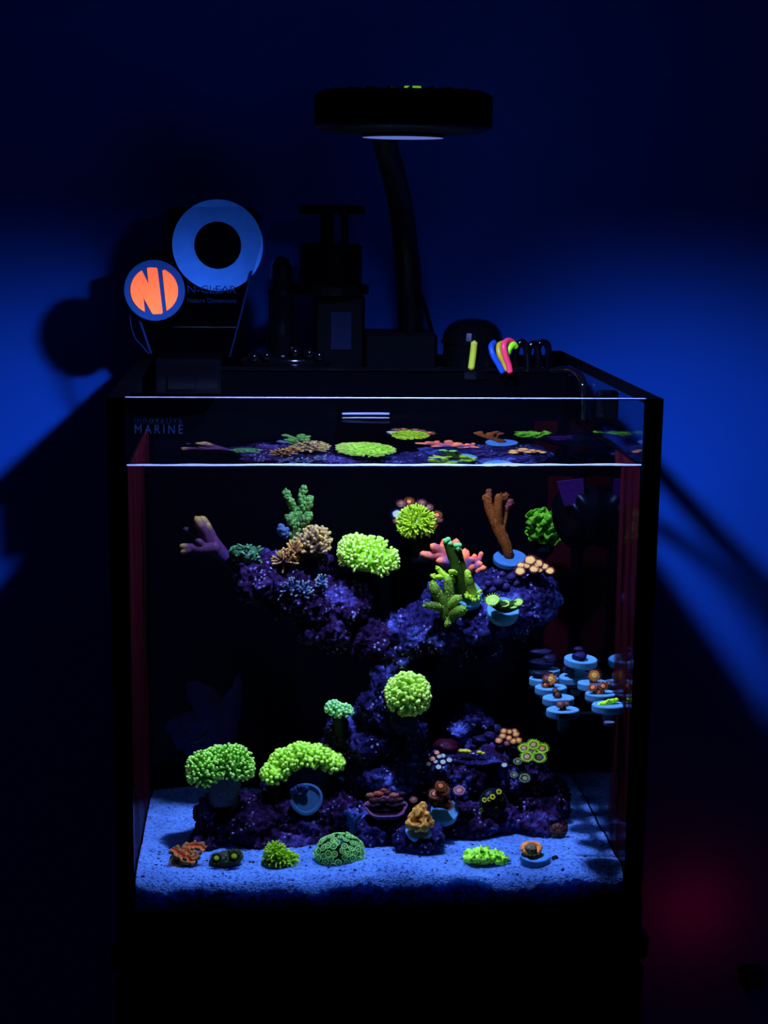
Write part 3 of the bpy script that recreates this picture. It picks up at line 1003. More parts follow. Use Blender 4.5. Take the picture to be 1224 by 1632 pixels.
make_rock('purple rock arm reaching out under the tan and teal corals', [(385, 905, .20, 22, 26, .022), (412, 925, .20, 42, 40, .035), (455, 940, .20, 48, 42, .04), (500, 962, .205, 50, 46, .045), (552, 962, .205, 44, 42, .04), (585, 1015, .195, 48, 36, .035), (525, 1000, .195, 55, 36, .035), (440, 905, .215, 50, 30, .03), (495, 900, .22, 30, 30, .03)], ROCK1)
make_rock('blue speckled rock arm carrying the pink and orange corals', [(640, 1015, .200, 55, 38, .035), (618, 1048, .188, 34, 24, .025), (700, 1000, .21, 60, 42, .042), (760, 985, .215, 62, 45, .045), (820, 968, .22, 58, 46, .045), (852, 950, .225, 34, 44, .035), (800, 935, .225, 60, 25, .035), (720, 950, .23, 50, 30, .03), (745, 1035, .215, 50, 22, .03)], ROCK2)
make_rock('narrow rock pillar behind the round green hammer coral', [(618, 1065, .185, 24, 36, .026), (612, 1095, .168, 26, 40, .026), (600, 1135, .162, 36, 42, .03), (590, 1185, .158, 44, 36, .032), (640, 1180, .172, 40, 52, .032), (545, 1170, .17, 28, 28, .025), (535, 1200, .17, 30, 30, .03), (615, 1240, .155, 66, 46, .04)], ROCK2)
make_rock('dark low rock under the two green hammer corals', [(345, 1312, .125, 38, 40, .035), (330, 1335, .115, 28, 24, .03), (400, 1310, .13, 55, 42, .045), (480, 1300, .14, 66, 46, .05), (460, 1342, .105, 80, 24, .03), (480, 1252, .165, 66, 22, .03), (545, 1300, .135, 50, 40, .04)], ROCK1)
make_rock('blue crusted boulder between the empty plug and the tan coral', [(595, 1325, .105, 46, 36, .03), (630, 1318, .115, 34, 30, .03), (600, 1285, .135, 50, 24, .03), (560, 1305, .11, 18, 22, .02)], ROCK2, 0.0019, 0.005)
make_rock('broad purple rock mound covered with button polyps', [(700, 1232, .150, 26, 30, .022), (740, 1235, .150, 48, 34, .028), (790, 1215, .165, 40, 30, .03), (715, 1245, .175, 42, 46, .04), (785, 1235, .185, 72, 46, .05), (850, 1275, .175, 58, 50, .05), (760, 1300, .14, 72, 40, .045), (845, 1312, .135, 54, 30, .035), (690, 1305, .135, 40, 38, .035), (825, 1225, .19, 45, 35, .04)], ROCK1)
make_rock('jagged rock point rising at the back of the polyp mound', [(750, 1148, .190, 24, 22, .018), (735, 1166, .19, 20, 24, .018), (772, 1152, .19, 18, 14, .016), (760, 1190, .19, 46, 30, .025)], ROCK2, 0.0018, 0.005)
make_rock('small dark rock on the sand under the tan coral', [(668, 1345, .062, 34, 22, .02), (696, 1334, .066, 18, 20, .017), (645, 1340, .066, 20, 20, .018)], ROCK2, 0.0016, 0.004)


def hit(px, py, default=None, only=None):
    """Where the photo's ray through this pixel meets a rock under water."""
    s_, d_ = wray(px, py)
    best = None
    for b_ in ROCKS:
        loc, no, i, dist = b_.ray_cast(Vector(s_), Vector(d_))
        if loc is not None and (best is None or dist < best[0]):
            best = (dist, np.array(loc), np.array(no))
    if best is None:
        y = default if default is not None else 0.2
        return WP(px, py, y), np.array([0, -0.7, 0.7])
    return best[1], best[2]


def unit(v):
    v = np.asarray(v, float)
    return v / (np.linalg.norm(v) + 1e-12)


def frame(n):
    n = unit(n)
    a = np.array([1.0, 0, 0]) if abs(n[0]) < 0.9 else np.array([0, 1.0, 0])
    a = unit(a - n * (a @ n))
    return a, np.cross(n, a), n


# ================================================================== CORAL BUILDERS
def tentacles(mbd, ells, n, ln, r0, r1, cb, ct, tip=1.3, up=0.15, zmin=-0.45, side=0.25, seg=5):
    """Tentacles standing off a group of ellipsoids (centre, radii)."""
    for (c, rad) in ells:
        c = np.asarray(c); rad = np.asarray(rad)
        ga = math.pi * (3 - math.sqrt(5))
        for k in range(n):
            z = 1 - (k + 0.5) / n * (1 - zmin)
            ph = k * ga
            rr = math.sqrt(max(0, 1 - z * z))
            d = np.array([rr * math.cos(ph), rr * math.sin(ph), z])
            d = unit(d + rng.normal(0, 0.07, 3))
            p_ = c + d * rad
            inside = False
            for (c2, r2) in ells:
                if c2 is not c and (((p_ - c2) / (np.asarray(r2) * 1.02)) ** 2).sum() < 1:
                    inside = True
            if inside:
                continue
            nn = unit(d / rad)
            out = unit(nn + np.array([0, 0, up]) + rng.normal(0, side, 3) * 0.6)
            l_ = ln * rng.uniform(0.75, 1.2)
            q_ = p_ + out * l_
            m_ = p_ + out * l_ * 0.55 + rng.normal(0, 0.12, 3) * l_
            c1, c2_ = jit(cb), jit(ct)
            mbd.tube([p_ - nn * r0, m_, q_], [r0, r0 * 0.9, r1], [c1 * 0.8, c1, c2_], seg, False)
            mbd.ball(q_, r1 * tip, c2_, 6, 4, (1, 1, 1))


def hammer(name, label, cat, ells_px, n, ln, r0, r1, cb, ct, base=None, tip=1.35, group=None, body=None, **kw):
    """A head of tentacles: ells_px = (px, py, depth, half-width px, half-height px, depth radius)."""
    E_ = []
    for (a, b, y, ra, rb, ry) in ells_px:
        k = wpx(y)
        E_.append((WP(a, b, y), np.array([ra * k - ln * 0.8, ry - ln * 0.5, rb * k - ln * 0.8])))
    k = wpx(ells_px[0][2])
    root = thing(name, label, cat, base[0] if base else E_[0][0] - np.array([0, 0, E_[0][1][2]]), group)
    m_ = MB()
    for c, r_ in E_:
        m_.ball(c, 1.0, body if body is not None else np.asarray(cb) * 0.55, 16, 10, tuple(r_ * 0.98))
    m_.build('flesh', PIG, root)
    m_ = MB()
    tentacles(m_, E_, n, ln, r0, r1, cb, ct, tip, **kw)
    m_.build('tentacle_crown', PIG, root, True, STUFF)
    if base:
        m_ = MB()
        m_.tube([base[0], (base[0] + base[1]) / 2 + np.array([0.001, 0, 0]), base[1]], base[2], base[3], 14, True, 4, 0.25)
        m_.build('skeleton_base', ROUGHPIG, root)
    return root


POLYP_MESH = {}


def polyp_mesh(key, center, mid, rim, fringe, dome=0.25, nf=18):
    """Unit button polyp: column, skirt, fringe of short tentacles and coloured oral disc."""
    if key in POLYP_MESH:
        return POLYP_MESH[key]
    m_ = MB()
    dark = np.asarray(rim) * 0.35
    m_.lathe([(0.45, -0.9), (0.5, -0.4), (0.8, -0.05), (1.0, 0.08), (0.96, 0.16), (0.72, 0.10), (0.52, 0.06 + dome * 0.4), (0.30, 0.05 + dome), (0.10, 0.02 + dome * 0.85)],
             (0, 0, 0), (0, 0, 1), 18, [dark, dark, dark, rim, rim, mid, mid, center, np.asarray(center) * 0.7], lambda ph, j: 1 + (0.06 * math.sin(ph * 5 + 1) if 1 < j < 6 else 0))
    for k in range(nf):
        a = 2 * math.pi * k / nf
        u = np.array([math.cos(a), math.sin(a), 0])
        l_ = rng.uniform(0.22, 0.36)
        m_.tube([u * 0.95 + np.array([0, 0, 0.1]), u * (1.0 + l_) + np.array([0, 0, 0.2 + rng.uniform(-.1, .1)])], [0.09, 0.055], jit(fringe), 4, True)
    o_ = m_.build('polyp_source', PIG, None)
    me = o_.data
    bpy.data.objects.remove(o_)
    me.name = 'polyp_' + key
    POLYP_MESH[key] = me
    return me


def put_polyp(root, me, p, n, r, name='polyp', squash=1.0, label=None):
    o_ = bpy.data.objects.new(name, me)
    COL.objects.link(o_)
    o_.parent = root
    a, b, c = frame(n)
    sp = rng.uniform(0, 6.28)
    a2 = a * math.cos(sp) + b * math.sin(sp); b2 = np.cross(c, a2)
    mm = Matrix.Identity(4)
    lp = np.asarray(p) - wloc(root)
    for i in range(3):
        mm[i][0], mm[i][1], mm[i][2], mm[i][3] = a2[i] * r, b2[i] * r, c[i] * r * squash, lp[i]
    o_.matrix_local = mm
    if label:
        o_['label'] = label
    return o_


def to_cam(p):
    return unit(CAM - np.asarray(p))


def zoas(name, label, cat, pts, keys, depth=None, tilt=0.55, mat_r=None, matc=None, group=None, rock=True, lift=0.5):
    """Colony of button polyps.  pts = (px, py, radius px, key); rooted on the rock behind each pixel."""
    H_ = []
    bm = sum(q_[1] for q_ in pts) / len(pts)
    for (a, b, r_, key) in pts:
        if rock and depth is None:
            p_, n_ = hit(a, b)
        else:
            p_, n_ = WP(a, b, depth - (b - bm) * 0.00045), np.array([0, -0.6, 0.8])
        H_.append((p_, n_, r_ * wpx(p_[1]), key))
    cen = np.mean([h[0] for h in H_], 0)
    root = thing(name, label, cat, cen + np.array([0, 0.004, -0.006]), group)
    for p_, n_, r_, key in H_:
        nn = unit(unit(n_) * 0.35 + to_cam(p_) * tilt + np.array([0, 0, 0.45]) + (p_ - cen) / (np.linalg.norm(p_ - cen) + 0.02) * 0.15)
        put_polyp(root, keys[key], p_ + nn * r_ * lift, nn, r_)
    if matc is not None:
        m_ = MB()
        for p_, n_, r_, key in H_:
            m_.ball(p_ + np.array([0, 0.003, -0.001]), r_ * 1.25, jit(matc), 8, 6, (1, 1, 0.8), 0.3)
        m_.build('mat', ROUGHPIG, root)
    return root


def plug_mesh(m_, p, n, r, th, c, stem=True):
    c = np.asarray(c)
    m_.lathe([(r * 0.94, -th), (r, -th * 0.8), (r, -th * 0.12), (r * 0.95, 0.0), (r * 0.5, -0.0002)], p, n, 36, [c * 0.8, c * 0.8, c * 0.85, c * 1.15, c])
    if stem:
        m_.lathe([(r * 0.28, -th - r * 0.85), (r * 0.36, -th * 0.9)], p, n, 14, [c * 0.6] * 2)


PLUGC = pig(58, 115, 220, 0.85)
PLUGC2 = pig(70, 132, 228, 1.05)


def plug_part(root, p, n, r, th=0.0055, c=None, name='plug', stem=True):
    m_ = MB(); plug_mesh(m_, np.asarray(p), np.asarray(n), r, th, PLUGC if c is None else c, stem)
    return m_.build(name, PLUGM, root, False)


def branches(root, paths, y, k, mat=PIG, knob=None, seg=9, wob=0.15, name='branch'):
    """Branches as parts.  paths: list of (points (px, py, dy), radii px, colours)."""
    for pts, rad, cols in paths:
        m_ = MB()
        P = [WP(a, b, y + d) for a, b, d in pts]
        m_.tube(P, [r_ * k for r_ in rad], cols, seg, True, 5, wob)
        if knob:
            nk, kr, kc = knob
            for i in range(nk):
                t_ = rng.uniform(0, len(P) - 1.001)
                j = int(t_); u = t_ - j
                c_ = P[j] * (1 - u) + P[j + 1] * u
                rr = (rad[j] * (1 - u) + rad[j + 1] * u) * k
                d_ = unit(rng.normal(0, 1, 3) + np.array([0, -0.5, 0.3]))
                m_.ball(c_ + d_ * rr * 0.9, kr * k * rng.uniform(0.7, 1.25), jit(kc, 0.25), 6, 5)
        m_.build(name, mat, root)


# colours
YG, YGT = pig(140, 210, 75, 1.15), pig(186, 242, 150, 1.2)
GR, GRT = pig(95, 165, 60, 1.0), pig(150, 215, 120, 1.0)
KEYS = {
    'orange': polyp_mesh('orange', pig(230, 140, 80, 1.1), pig(215, 125, 75, 1.0), pig(120, 55, 40, .8), pig(85, 45, 45, .7)),
    'gold': polyp_mesh('gold', pig(225, 190, 130, .9), pig(215, 175, 110, .85), pig(100, 50, 90, .8), pig(120, 70, 100, .7)),
    'amber': polyp_mesh('amber', pig(215, 180, 110, 1.0), pig(185, 130, 75, .8), pig(130, 60, 60, .8), pig(110, 60, 80, .7)),
    'bluewhite': polyp_mesh('bluewhite', pig(150, 175, 190, 1.0), pig(160, 180, 200, .9), pig(60, 80, 190, .6), pig(40, 60, 160, .5)),
    'pinkwhite': polyp_mesh('pinkwhite', pig(200, 140, 130, 1.0), pig(210, 140, 120, .9), pig(120, 70, 110, .6), pig(60, 50, 140, .5)),
    'lime': polyp_mesh('lime', pig(200, 140, 80, .9), pig(60, 90, 40, .7), pig(165, 215, 60, 1.1), pig(150, 205, 55, 1.0), 0.15, 22),
    'limedark': polyp_mesh('limedark', pig(120, 90, 50, .6), pig(25, 45, 30, .5), pig(160, 210, 60, 1.1), pig(140, 195, 55, 1.0), 0.05, 22),
    'ring': polyp_mesh('ring', pig(150, 150, 110, .7), pig(15, 30, 30, .4), pig(125, 160, 130, .8), pig(60, 90, 90, .6), 0.05, 20),
    'blackyellow': polyp_mesh('blackyellow', pig(40, 60, 25, .5), pig(175, 190, 50, 1.0), pig(30, 45, 30, .5), pig(14, 24, 30, .4), 0.15, 16),
    'blackdim': polyp_mesh('blackdim', pig(30, 45, 30, .5), pig(90, 110, 60, .6), pig(20, 30, 30, .4), pig(12, 22, 30, .4), 0.15, 16),
    'brown': polyp_mesh('brown', pig(150, 110, 130, .7), pig(110, 65, 70, .7), pig(75, 45, 70, .6), pig(50, 35, 70, .5), 0.35),
    'rust': polyp_mesh('rust', pig(225, 130, 90, 1.0), pig(90, 50, 40, .6), pig(140, 85, 50, .8), pig(90, 60, 45, .6), 0.25, 20),
    'purple': polyp_mesh('purple', pig(200, 130, 110, .8), pig(110, 60, 110, .6), pig(180, 120, 150, .8), pig(60, 70, 200, .6), 0.15, 20),
    'greeneye': polyp_mesh('greeneye', pig(170, 215, 60, 1.2), pig(40, 50, 45, .5), pig(85, 75, 60, .6), pig(70, 80, 80, .5), 0.3, 20),
    'clay': polyp_mesh('clay', pig(90, 50, 60, .6), pig(110, 100, 80, .7), pig(150, 130, 110, .8), pig(130, 115, 100, .7), 0.02, 26),
}

# ================================================================== UPPER CORALS
# purple fan branch at the tip of the rock arm
y = 0.20; k = wpx(y)
t = thing('fan_coral', 'purple fan shaped branch coral sticking out over the rock arm end', 'coral', WP(378, 905, y))
PU, PU2, TIPC = pig(60, 38, 120, .6), pig(76, 50, 112, .6), pig(140, 125, 85, .8)
branches(t, [([(378, 908, 0), (355, 885, 0), (335, 862, 0), (326, 842, 0)], [12, 11, 13, 12], [PU * .7, PU, PU2, PU2]),
             ([(335, 862, 0), (322, 840, -.002), (313, 826, -.002)], [11, 10, 6], [PU2, PU2, TIPC]),
             ([(335, 862, .002), (328, 838, .002), (322, 825, .002)], [10, 9, 5], [PU2, PU2, TIPC]),
             ([(338, 862, -.002), (333, 845, -.003), (331, 835, -.003)], [8, 6, 4], [PU2, PU2, TIPC]),
             ([(330, 862, .004), (308, 850, .004), (294, 843, .004)], [9, 7, 4], [PU2 * .6, PU2 * .5, PU2 * .6]),
             ([(345, 872, -.004), (318, 875, -.006), (300, 873, -.006), (288, 870, -.006)], [11, 9, 7, 4], [PU2, PU2, PU2, TIPC]),
             ([(310, 872, -.006), (298, 878, -.008), (289, 880, -.008)], [6, 5, 3], [PU2, PU2, TIPC]),
             ([(325, 873, -.004), (318, 864, -.008), (312, 862, -.008)], [7, 6, 3], [PU2, PU2, PU2])], y, k)
plug_part(t, WP(384, 913, y - .012), unit((-0.4, -0.5, 0.6)), 15 * k, 0.004)
# teal encrusting coral
y = 0.19; k = wpx(y)
t = thing('encrusting_coral', 'teal furrowed encrusting coral at the outer end of the rock arm', 'coral', WP(392, 890, y))
TE = pig(75, 140, 125, .8)
m_ = MB(); m_.ball(WP(392, 884, y), 1.0, TE * .4, 20, 12, (25 * k, .012, 15 * k), 0.25); m_.build('crust', PIG, t)
m_ = MB()
for i in range(26):
    a = rng.uniform(-24, 24); b = rng.uniform(-14, 14)
    p_ = WP(392 + a, 881 + b + abs(a) * .2, y - 0.012 * math.sqrt(max(0.02, 1 - (a / 27) ** 2 - (b / 17) ** 2)))
    d_ = np.array([rng.uniform(-1, 1), 0, rng.uniform(-.5, .9)]) * 5 * k
    m_.tube([p_ - d_, p_ + np.array([0, -.0012, .0006]), p_ + d_ + rng.normal(0, .0008, 3)], [1.6 * k, 2.1 * k, 1.3 * k], jit(TE), 5, True, 2)
m_.build('ridge', PIG, t, True, STUFF)
# green cauliflower coral
y = 0.225; k = wpx(y)
t = thing('cauliflower_coral', 'knobbly green cauliflower coral standing highest on the rock arm', 'coral', WP(468, 860, y))
CG, CB = pig(82, 138, 92, .85), pig(70, 105, 190, .7)
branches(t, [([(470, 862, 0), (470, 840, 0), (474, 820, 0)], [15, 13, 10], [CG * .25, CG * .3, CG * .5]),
             ([(474, 820, 0), (466, 805, 0), (458, 792, 0), (454, 783, 0)], [6.5, 5.5, 5, 4.5], [CG, CG, CG, CG]),
             ([(476, 822, 0), (484, 806, -.002), (480, 790, -.002), (486, 776, -.002)], [6.5, 5.5, 5, 4.5], [CG, CG, CG, CG]),
             ([(480, 815, 0), (492, 806, -.003), (494, 794, -.003)], [5, 4.5, 4], [CG, CG, CG]),
             ([(470, 838, 0), (463, 830, -.006), (461, 824, -.006)], [7, 6, 5], [CG, CG, CG]),
             ([(478, 835, 0), (488, 828, -.006), (493, 820, -.006)], [8, 7, 4], [CB, CB, CB])], y, k, ROUGHPIG, (60, 3.4, CG), 8)
branches(t, [([(462, 850, 0), (452, 848, -.006), (446, 844, -.008)], [9, 8, 7], [CB, CB, CB])], y, k, PIG, (26, 4.0, CB), 8)
# tan leather polyps, two tufts
TN, TNT = pig(120, 105, 125, .62), pig(178, 168, 135, .8)
y = 0.20
hammer('leather_coral', 'tan and mauve coral of long folded fingers beside the cauliflower coral', 'coral', [(498, 872, y, 28, 28, .022), (503, 858, y + .004, 22, 16, .018)], 70, 11 * k, 3.0 * k, 2.4 * k, TN, TNT, None, 1.15, None, TN * .25, up=.5, zmin=-.35, side=.55)
hammer('leather_coral', 'small tuft of tan tentacles low on the purple rock arm', 'coral', [(455, 893, .185, 22, 16, .016), (470, 878, .19, 16, 14, .014)], 30, 11 * k, 1.9 * k, 1.5 * k, pig(130, 100, 80, .8), pig(190, 165, 110, .9), None, 1.1, None, pig(50, 30, 40, .4), up=.4, zmin=-.5, side=.6)
hammer('star_polyps', 'pale blue and cream star polyps under the tan tuft', 'coral', [(463, 938, .168, 20, 16, .012), (484, 945, .17, 14, 18, .012), (512, 930, .175, 8, 14, .01)], 26, 8 * k, 1.9 * k, 1.6 * k, pig(60, 90, 190, .6), pig(120, 150, 205, .7), None, 1.2, None, pig(15, 20, 60, .4), up=.2, zmin=-.5, side=.6)
# green hammer in the middle
y = 0.20; k = wpx(y)
hammer('hammer_coral', 'bright yellow-green hammer coral alone in the gap between rock arms', 'coral', [(586, 888, y, 45, 30, .030), (605, 893, y, 28, 30, .026), (566, 880, y, 25, 26, .024)], 190, 9 * k, 1.6 * k, 2.2 * k, YG, YGT, (WP(600, 965, .205), WP(590, 900, .205), 0.010, pig(22, 40, 40, .5)), 1.35, up=.2, zmin=-.45)
# back green one ringed by dim zoas
y = 0.262; k = wpx(y)
hammer('torch_coral', 'lime green tufted coral ringed by dim orange buttons far back', 'coral', [(663, 833, y, 30, 27, .020), (655, 838, y - .004, 20, 18, .018)], 230, 9 * k, 1.6 * k, 1.3 * k, pig(120, 165, 45, 1.1), pig(165, 215, 75, 1.2), (WP(668, 900, .262), WP(664, 840, .27), 0.012, pig(12, 12, 30, .5)), 1.1, up=-.15, zmin=-.7)
t = zoas('button_polyps', 'dim orange and blue button polyps round the far green coral', 'coral', [(640, 806, 8, 'brown'), (652, 803, 8, 'rust'), (683, 812, 8, 'brown'), (696, 824, 8, 'rust'), (690, 838, 7, 'rust'), (633, 822, 8, 'bluewhite'), (632, 832, 6, 'brown'), (700, 830, 6, 'brown'), (672, 805, 8, 'brown')], KEYS, depth=0.270, rock=False)
# pink finger coral
y = 0.235; k = wpx(y)
t = thing('finger_coral', 'pink finger coral with mauve lower branches behind the green staghorn', 'coral', WP(725, 915, y))
PK, PKT, PV = pig(165, 95, 125, .85), pig(235, 135, 115, 1.05), pig(90, 85, 190, .65)
branches(t, [([(725, 915, 0), (715, 900, 0), (700, 885, 0), (688, 886, 0), (672, 882, 0)], [11, 11, 10, 7, 4.5], [PV, PK, PK, PK, PKT]),
             ([(712, 896, 0), (704, 880, 0), (692, 872, -.002), (688, 869, -.002)], [9, 8, 7, 4.5], [PK, PK, PK, PKT]),
             ([(703, 880, 0), (706, 868, 0), (708, 860, 0)], [6, 5, 3], [PK, PKT, pig(210, 95, 55, 1)]),
             ([(722, 905, -.004), (710, 895, -.01), (698, 894, -.012)], [9, 8, 5], [PV, PV, PKT]),
             ([(728, 900, 0), (726, 875, .003), (727, 862, .003)], [10, 8, 6], [PK, PK, PKT]),
             ([(730, 905, 0), (740, 885, 0), (741, 877, 0)], [11, 9, 5], [PK, PKT, PKT]),
             ([(738, 912, 0), (750, 893, -.003), (752, 889, -.003)], [8, 6, 4], [PV, PV, PKT]),
             ([(742, 915, 0), (756, 896, 0), (756, 885, 0)], [7, 5, 4], [PV, PV, PKT]),
             ([(744, 915, 0), (762, 895, 0), (767, 881, 0)], [7, 4.5, 3.5], [PV, PV, PKT]),
             ([(745, 917, -.003), (760, 902, -.006), (766, 898, -.007)], [7, 6, 5], [PV, PV, PKT]),
             ([(745, 919, -.003), (762, 908, -.006), (772, 905, -.007)], [7, 6, 5], [PV, PKT, PKT]),
             ([(742, 918, -.006), (752, 905, -.01), (751, 903, -.011)], [7, 5, 4], [PV, PK, PKT])], y, k, PIG, None, 9, 0.2)
# green staghorn on plug
y = 0.185; k = wpx(y)
t = thing('staghorn_coral', 'dark green staghorn coral with bright edges on a tilted blue plug', 'coral', WP(745, 950, y))
NP = unit((0.35, -0.62, 0.70))
plug_part(t, WP(745, 944, y), NP, 29 * k, 0.006, PLUGC2)
SD, SL, ST = pig(38, 66, 22, .8), pig(150, 205, 70, 1.0), pig(110, 205, 160, .9)
branches(t, [([(738, 948, -.006), (730, 918, -.008), (722, 890, -.008), (713, 864, -.008)], [10, 9.5, 8, 6.5], [SD, SD, SD, SD * 1.3]),
             ([(742, 946, -.004), (738, 915, -.004), (732, 890, -.004), (729, 872, -.004)], [9, 8, 7, 6], [SD, SD, SD, SD * 1.3]),
             ([(752, 950, -.006), (748, 930, -.008), (744, 910, -.008)], [10, 8, 4], [SL, SD, SL]),
             ([(728, 925, -.008), (712, 920, -.012), (700, 908, -.012), (697, 904, -.012)], [6, 5, 4, 3], [SD, SL, SL, SL]),
             ([(705, 918, -.012), (695, 920, -.014), (687, 917, -.014)], [5, 4, 3], [SL, SL, SL]),
             ([(730, 915, -.01), (722, 911, -.014), (716, 910, -.014)], [4, 3.5, 2.5], [SL, SL, SL])], y, k, PIG, (9, 2.2, SL), 9, .2)
m_ = MB()
for i in range(64):
    a = rng.uniform(0, 6.28); u = rng.uniform(.3, .9)
    fa, fb, fn = frame(NP)
    p_ = WP(747, 943, y) + (fa * math.cos(a) + fb * math.sin(a)) * u * 22 * k + fn * (.0015 + .004 * (1 - u)) + np.array([0, -.003, 0])
    m_.ball(p_, rng.uniform(2, 3.4) * k, jit(SL, .3), 6, 5)
for (a, b) in ((710, 862), (714, 860), (717, 866), (727, 869), (732, 869), (730, 874)):
    m_.ball(WP(a, b, y - .010), 4.5 * k, jit(ST), 8, 6)
m_.build('growth_tips', PIG, t, True, STUFF)
# fuzzy green branching coral
y = 0.168; k = wpx(y)
t = thing('velvet_coral', 'fuzzy olive green branching coral under the green staghorn', 'coral', WP(715, 990, y))
VG, VGL = pig(75, 110, 45, .8), pig(115, 165, 75, .9)
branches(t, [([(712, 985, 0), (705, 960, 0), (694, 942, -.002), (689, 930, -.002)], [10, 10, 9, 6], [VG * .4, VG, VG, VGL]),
             ([(706, 968, 0), (692, 966, -.004), (678, 965, -.004)], [9, 7, 5], [VG, VG, VG * .7]),
             ([(716, 985, 0), (714, 965, 0), (716, 945, 0), (713, 922, 0)], [10, 8, 8, 7], [VG * .4, VG, VG, VGL]),
             ([(716, 968, 0), (726, 955, -.004), (733, 953, -.004)], [9, 7, 5], [VG, VGL, VGL]),
             ([(716, 985, 0), (730, 975, -.006), (738, 972, -.008)], [9, 9, 8], [VG * .5, VG, VGL]),
             ([(712, 985, 0), (714, 993, -.004), (712, 996, -.004)], [6, 5, 3], [VG * .5, VG, VG])], y, k, ROUGHPIG, (190, 1.35, VGL), 9, .25)
# orange staghorn on blue plug
y = 0.245; k = wpx(y)
t = thing('staghorn_coral', 'orange-brown branching coral standing tall on a round blue plug', 'coral', WP(812, 892, y))
plug_part(t, WP(813, 888, y), unit((0, -0.36, 0.93)), 27 * k, 0.005, PLUGC * .8)
OB, OBT = pig(118, 70, 42, .75), pig(105, 55, 105, .75)
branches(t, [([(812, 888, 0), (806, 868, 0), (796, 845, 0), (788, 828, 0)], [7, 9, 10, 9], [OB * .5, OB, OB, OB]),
             ([(790, 832, 0), (781, 812, 0), (776, 795, 0), (772, 792, 0)], [9, 8, 7, 6], [OB, OB, OB, OB]),
             ([(778, 800, 0), (779, 787, 0), (779, 782, 0)], [7, 5, 4], [OB, OB, OBT]),
             ([(795, 840, 0), (794, 815, -.003), (795, 795, -.003), (797, 790, -.003)], [8, 7, 7, 6], [OB, OB, OB, OB * 1.1]),
             ([(800, 842, 0), (805, 818, .003), (806, 806, .003)], [6, 5, 4], [OB, OB, OB]),
             ([(804, 815, .003), (812, 802, .003), (816, 798, .003)], [5, 5, 4], [OB * .7, OBT, OBT]),
             ([(797, 800, 0), (805, 792, .006), (808, 788, .006)], [7, 6, 4], [OB * .6, OB * .5, pig(110, 30, 50, .8)])], y, k, ROUGHPIG, (40, 1.5, OB), 9, .2)
# leafy green coral
y = 0.270; k = wpx(y)
t = thing('lettuce_coral', 'dark green frilly coral next to the black pump', 'coral', WP(868, 862, y))
LG = pig(78, 150, 42, 1.1)
m_ = MB()
v, f, c = [], [], []
N = 26
for j in range(N):
    for i in range(N):
        u, w = i / (N - 1) * 2 - 1, j / (N - 1) * 2 - 1
        rr = math.hypot(u, w)
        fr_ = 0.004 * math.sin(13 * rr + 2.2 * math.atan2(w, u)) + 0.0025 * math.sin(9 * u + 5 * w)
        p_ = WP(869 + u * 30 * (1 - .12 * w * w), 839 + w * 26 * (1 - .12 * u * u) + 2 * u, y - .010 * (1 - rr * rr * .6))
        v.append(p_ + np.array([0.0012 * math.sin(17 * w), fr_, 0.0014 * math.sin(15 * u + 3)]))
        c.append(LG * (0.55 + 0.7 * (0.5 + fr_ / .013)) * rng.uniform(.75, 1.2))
f = [(j * N + i, (j + 1) * N + i, (j + 1) * N + i + 1, j * N + i + 1) for j in range(N - 1) for i in range(N - 1)]
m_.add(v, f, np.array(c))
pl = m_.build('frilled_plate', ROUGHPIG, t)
md = pl.modifiers.new('thickness', 'SOLIDIFY'); md.thickness = 0.0015
m_ = MB(); m_.tube([WP(868, 880, y), WP(868, 840, y + .008)], 0.008, pig(15, 20, 50, .5), 10); m_.build('skeleton_base', ROUGHPIG, t)
# orange zoanthid dome
t = zoas('button_polyps', 'gold button polyps with purple rims on the rock beside the orange branches', 'coral',
         [(829, 913, 8, 'gold'), (851, 909, 8, 'gold'), (845, 896, 9, 'gold'), (857, 901, 8, 'gold'), (839, 903, 7, 'gold'), (860, 910, 5, 'gold'), (876, 912, 7, 'gold'), (830, 903, 6, 'gold'), (868, 905, 6, 'gold')], KEYS, depth=0.20, rock=False, matc=pig(20, 14, 60, .5))
# purple bubble mushrooms
y = 0.196; k = wpx(y)
t = thing('mushroom_corals', 'small purple bubble mushrooms in front of the gold button polyps', 'coral', WP(795, 940, y))
for (a, b, r_) in ((795, 928, 9), (806, 935, 8), (778, 930, 6), (815, 920, 8), (785, 940, 7), (822, 930, 7), (800, 915, 6), (770, 938, 6)):
    m_ = MB(); m_.ball(WP(a, b, y), r_ * k, jit(pig(48, 42, 125, .7)), 12, 8, (1, 1, .85), .15); m_.build('bubble', PIG, t)
# plug with green polyps
y = 0.165; k = wpx(y)
t = thing('zoanthid_frag', 'blue plug carrying bright green buttons under the gold polyps', 'coral', WP(803, 985, y))
NP = unit((0.05, -0.72, 0.70))
plug_part(t, WP(802, 972, y), NP, 26 * k, 0.006, PLUGC2)
GB = pig(150, 205, 90, 1.05)
m_ = MB(); m_.tube([WP(784, 958, y - .006), WP(804, 968, y - .010), WP(826, 962, y - .008)], [8 * k, 10 * k, 8 * k], SD * .8, 10, True, 4); m_.build('mat', PIG, t)
KG = polyp_mesh('applegreen', pig(170, 210, 110, 1.0), pig(130, 190, 90, .9), pig(180, 225, 120, 1.1), pig(120, 170, 80, .8), 0.1, 20)
for (a, b, r_) in ((785, 957, 11), (805, 962, 7), (818, 964, 8), (826, 960, 7)):
    p_ = WP(a, b, y - .012); put_polyp(t, KG, p_, unit(to_cam(p_) * .6 + np.array([-.1, 0, .6])), r_ * k)

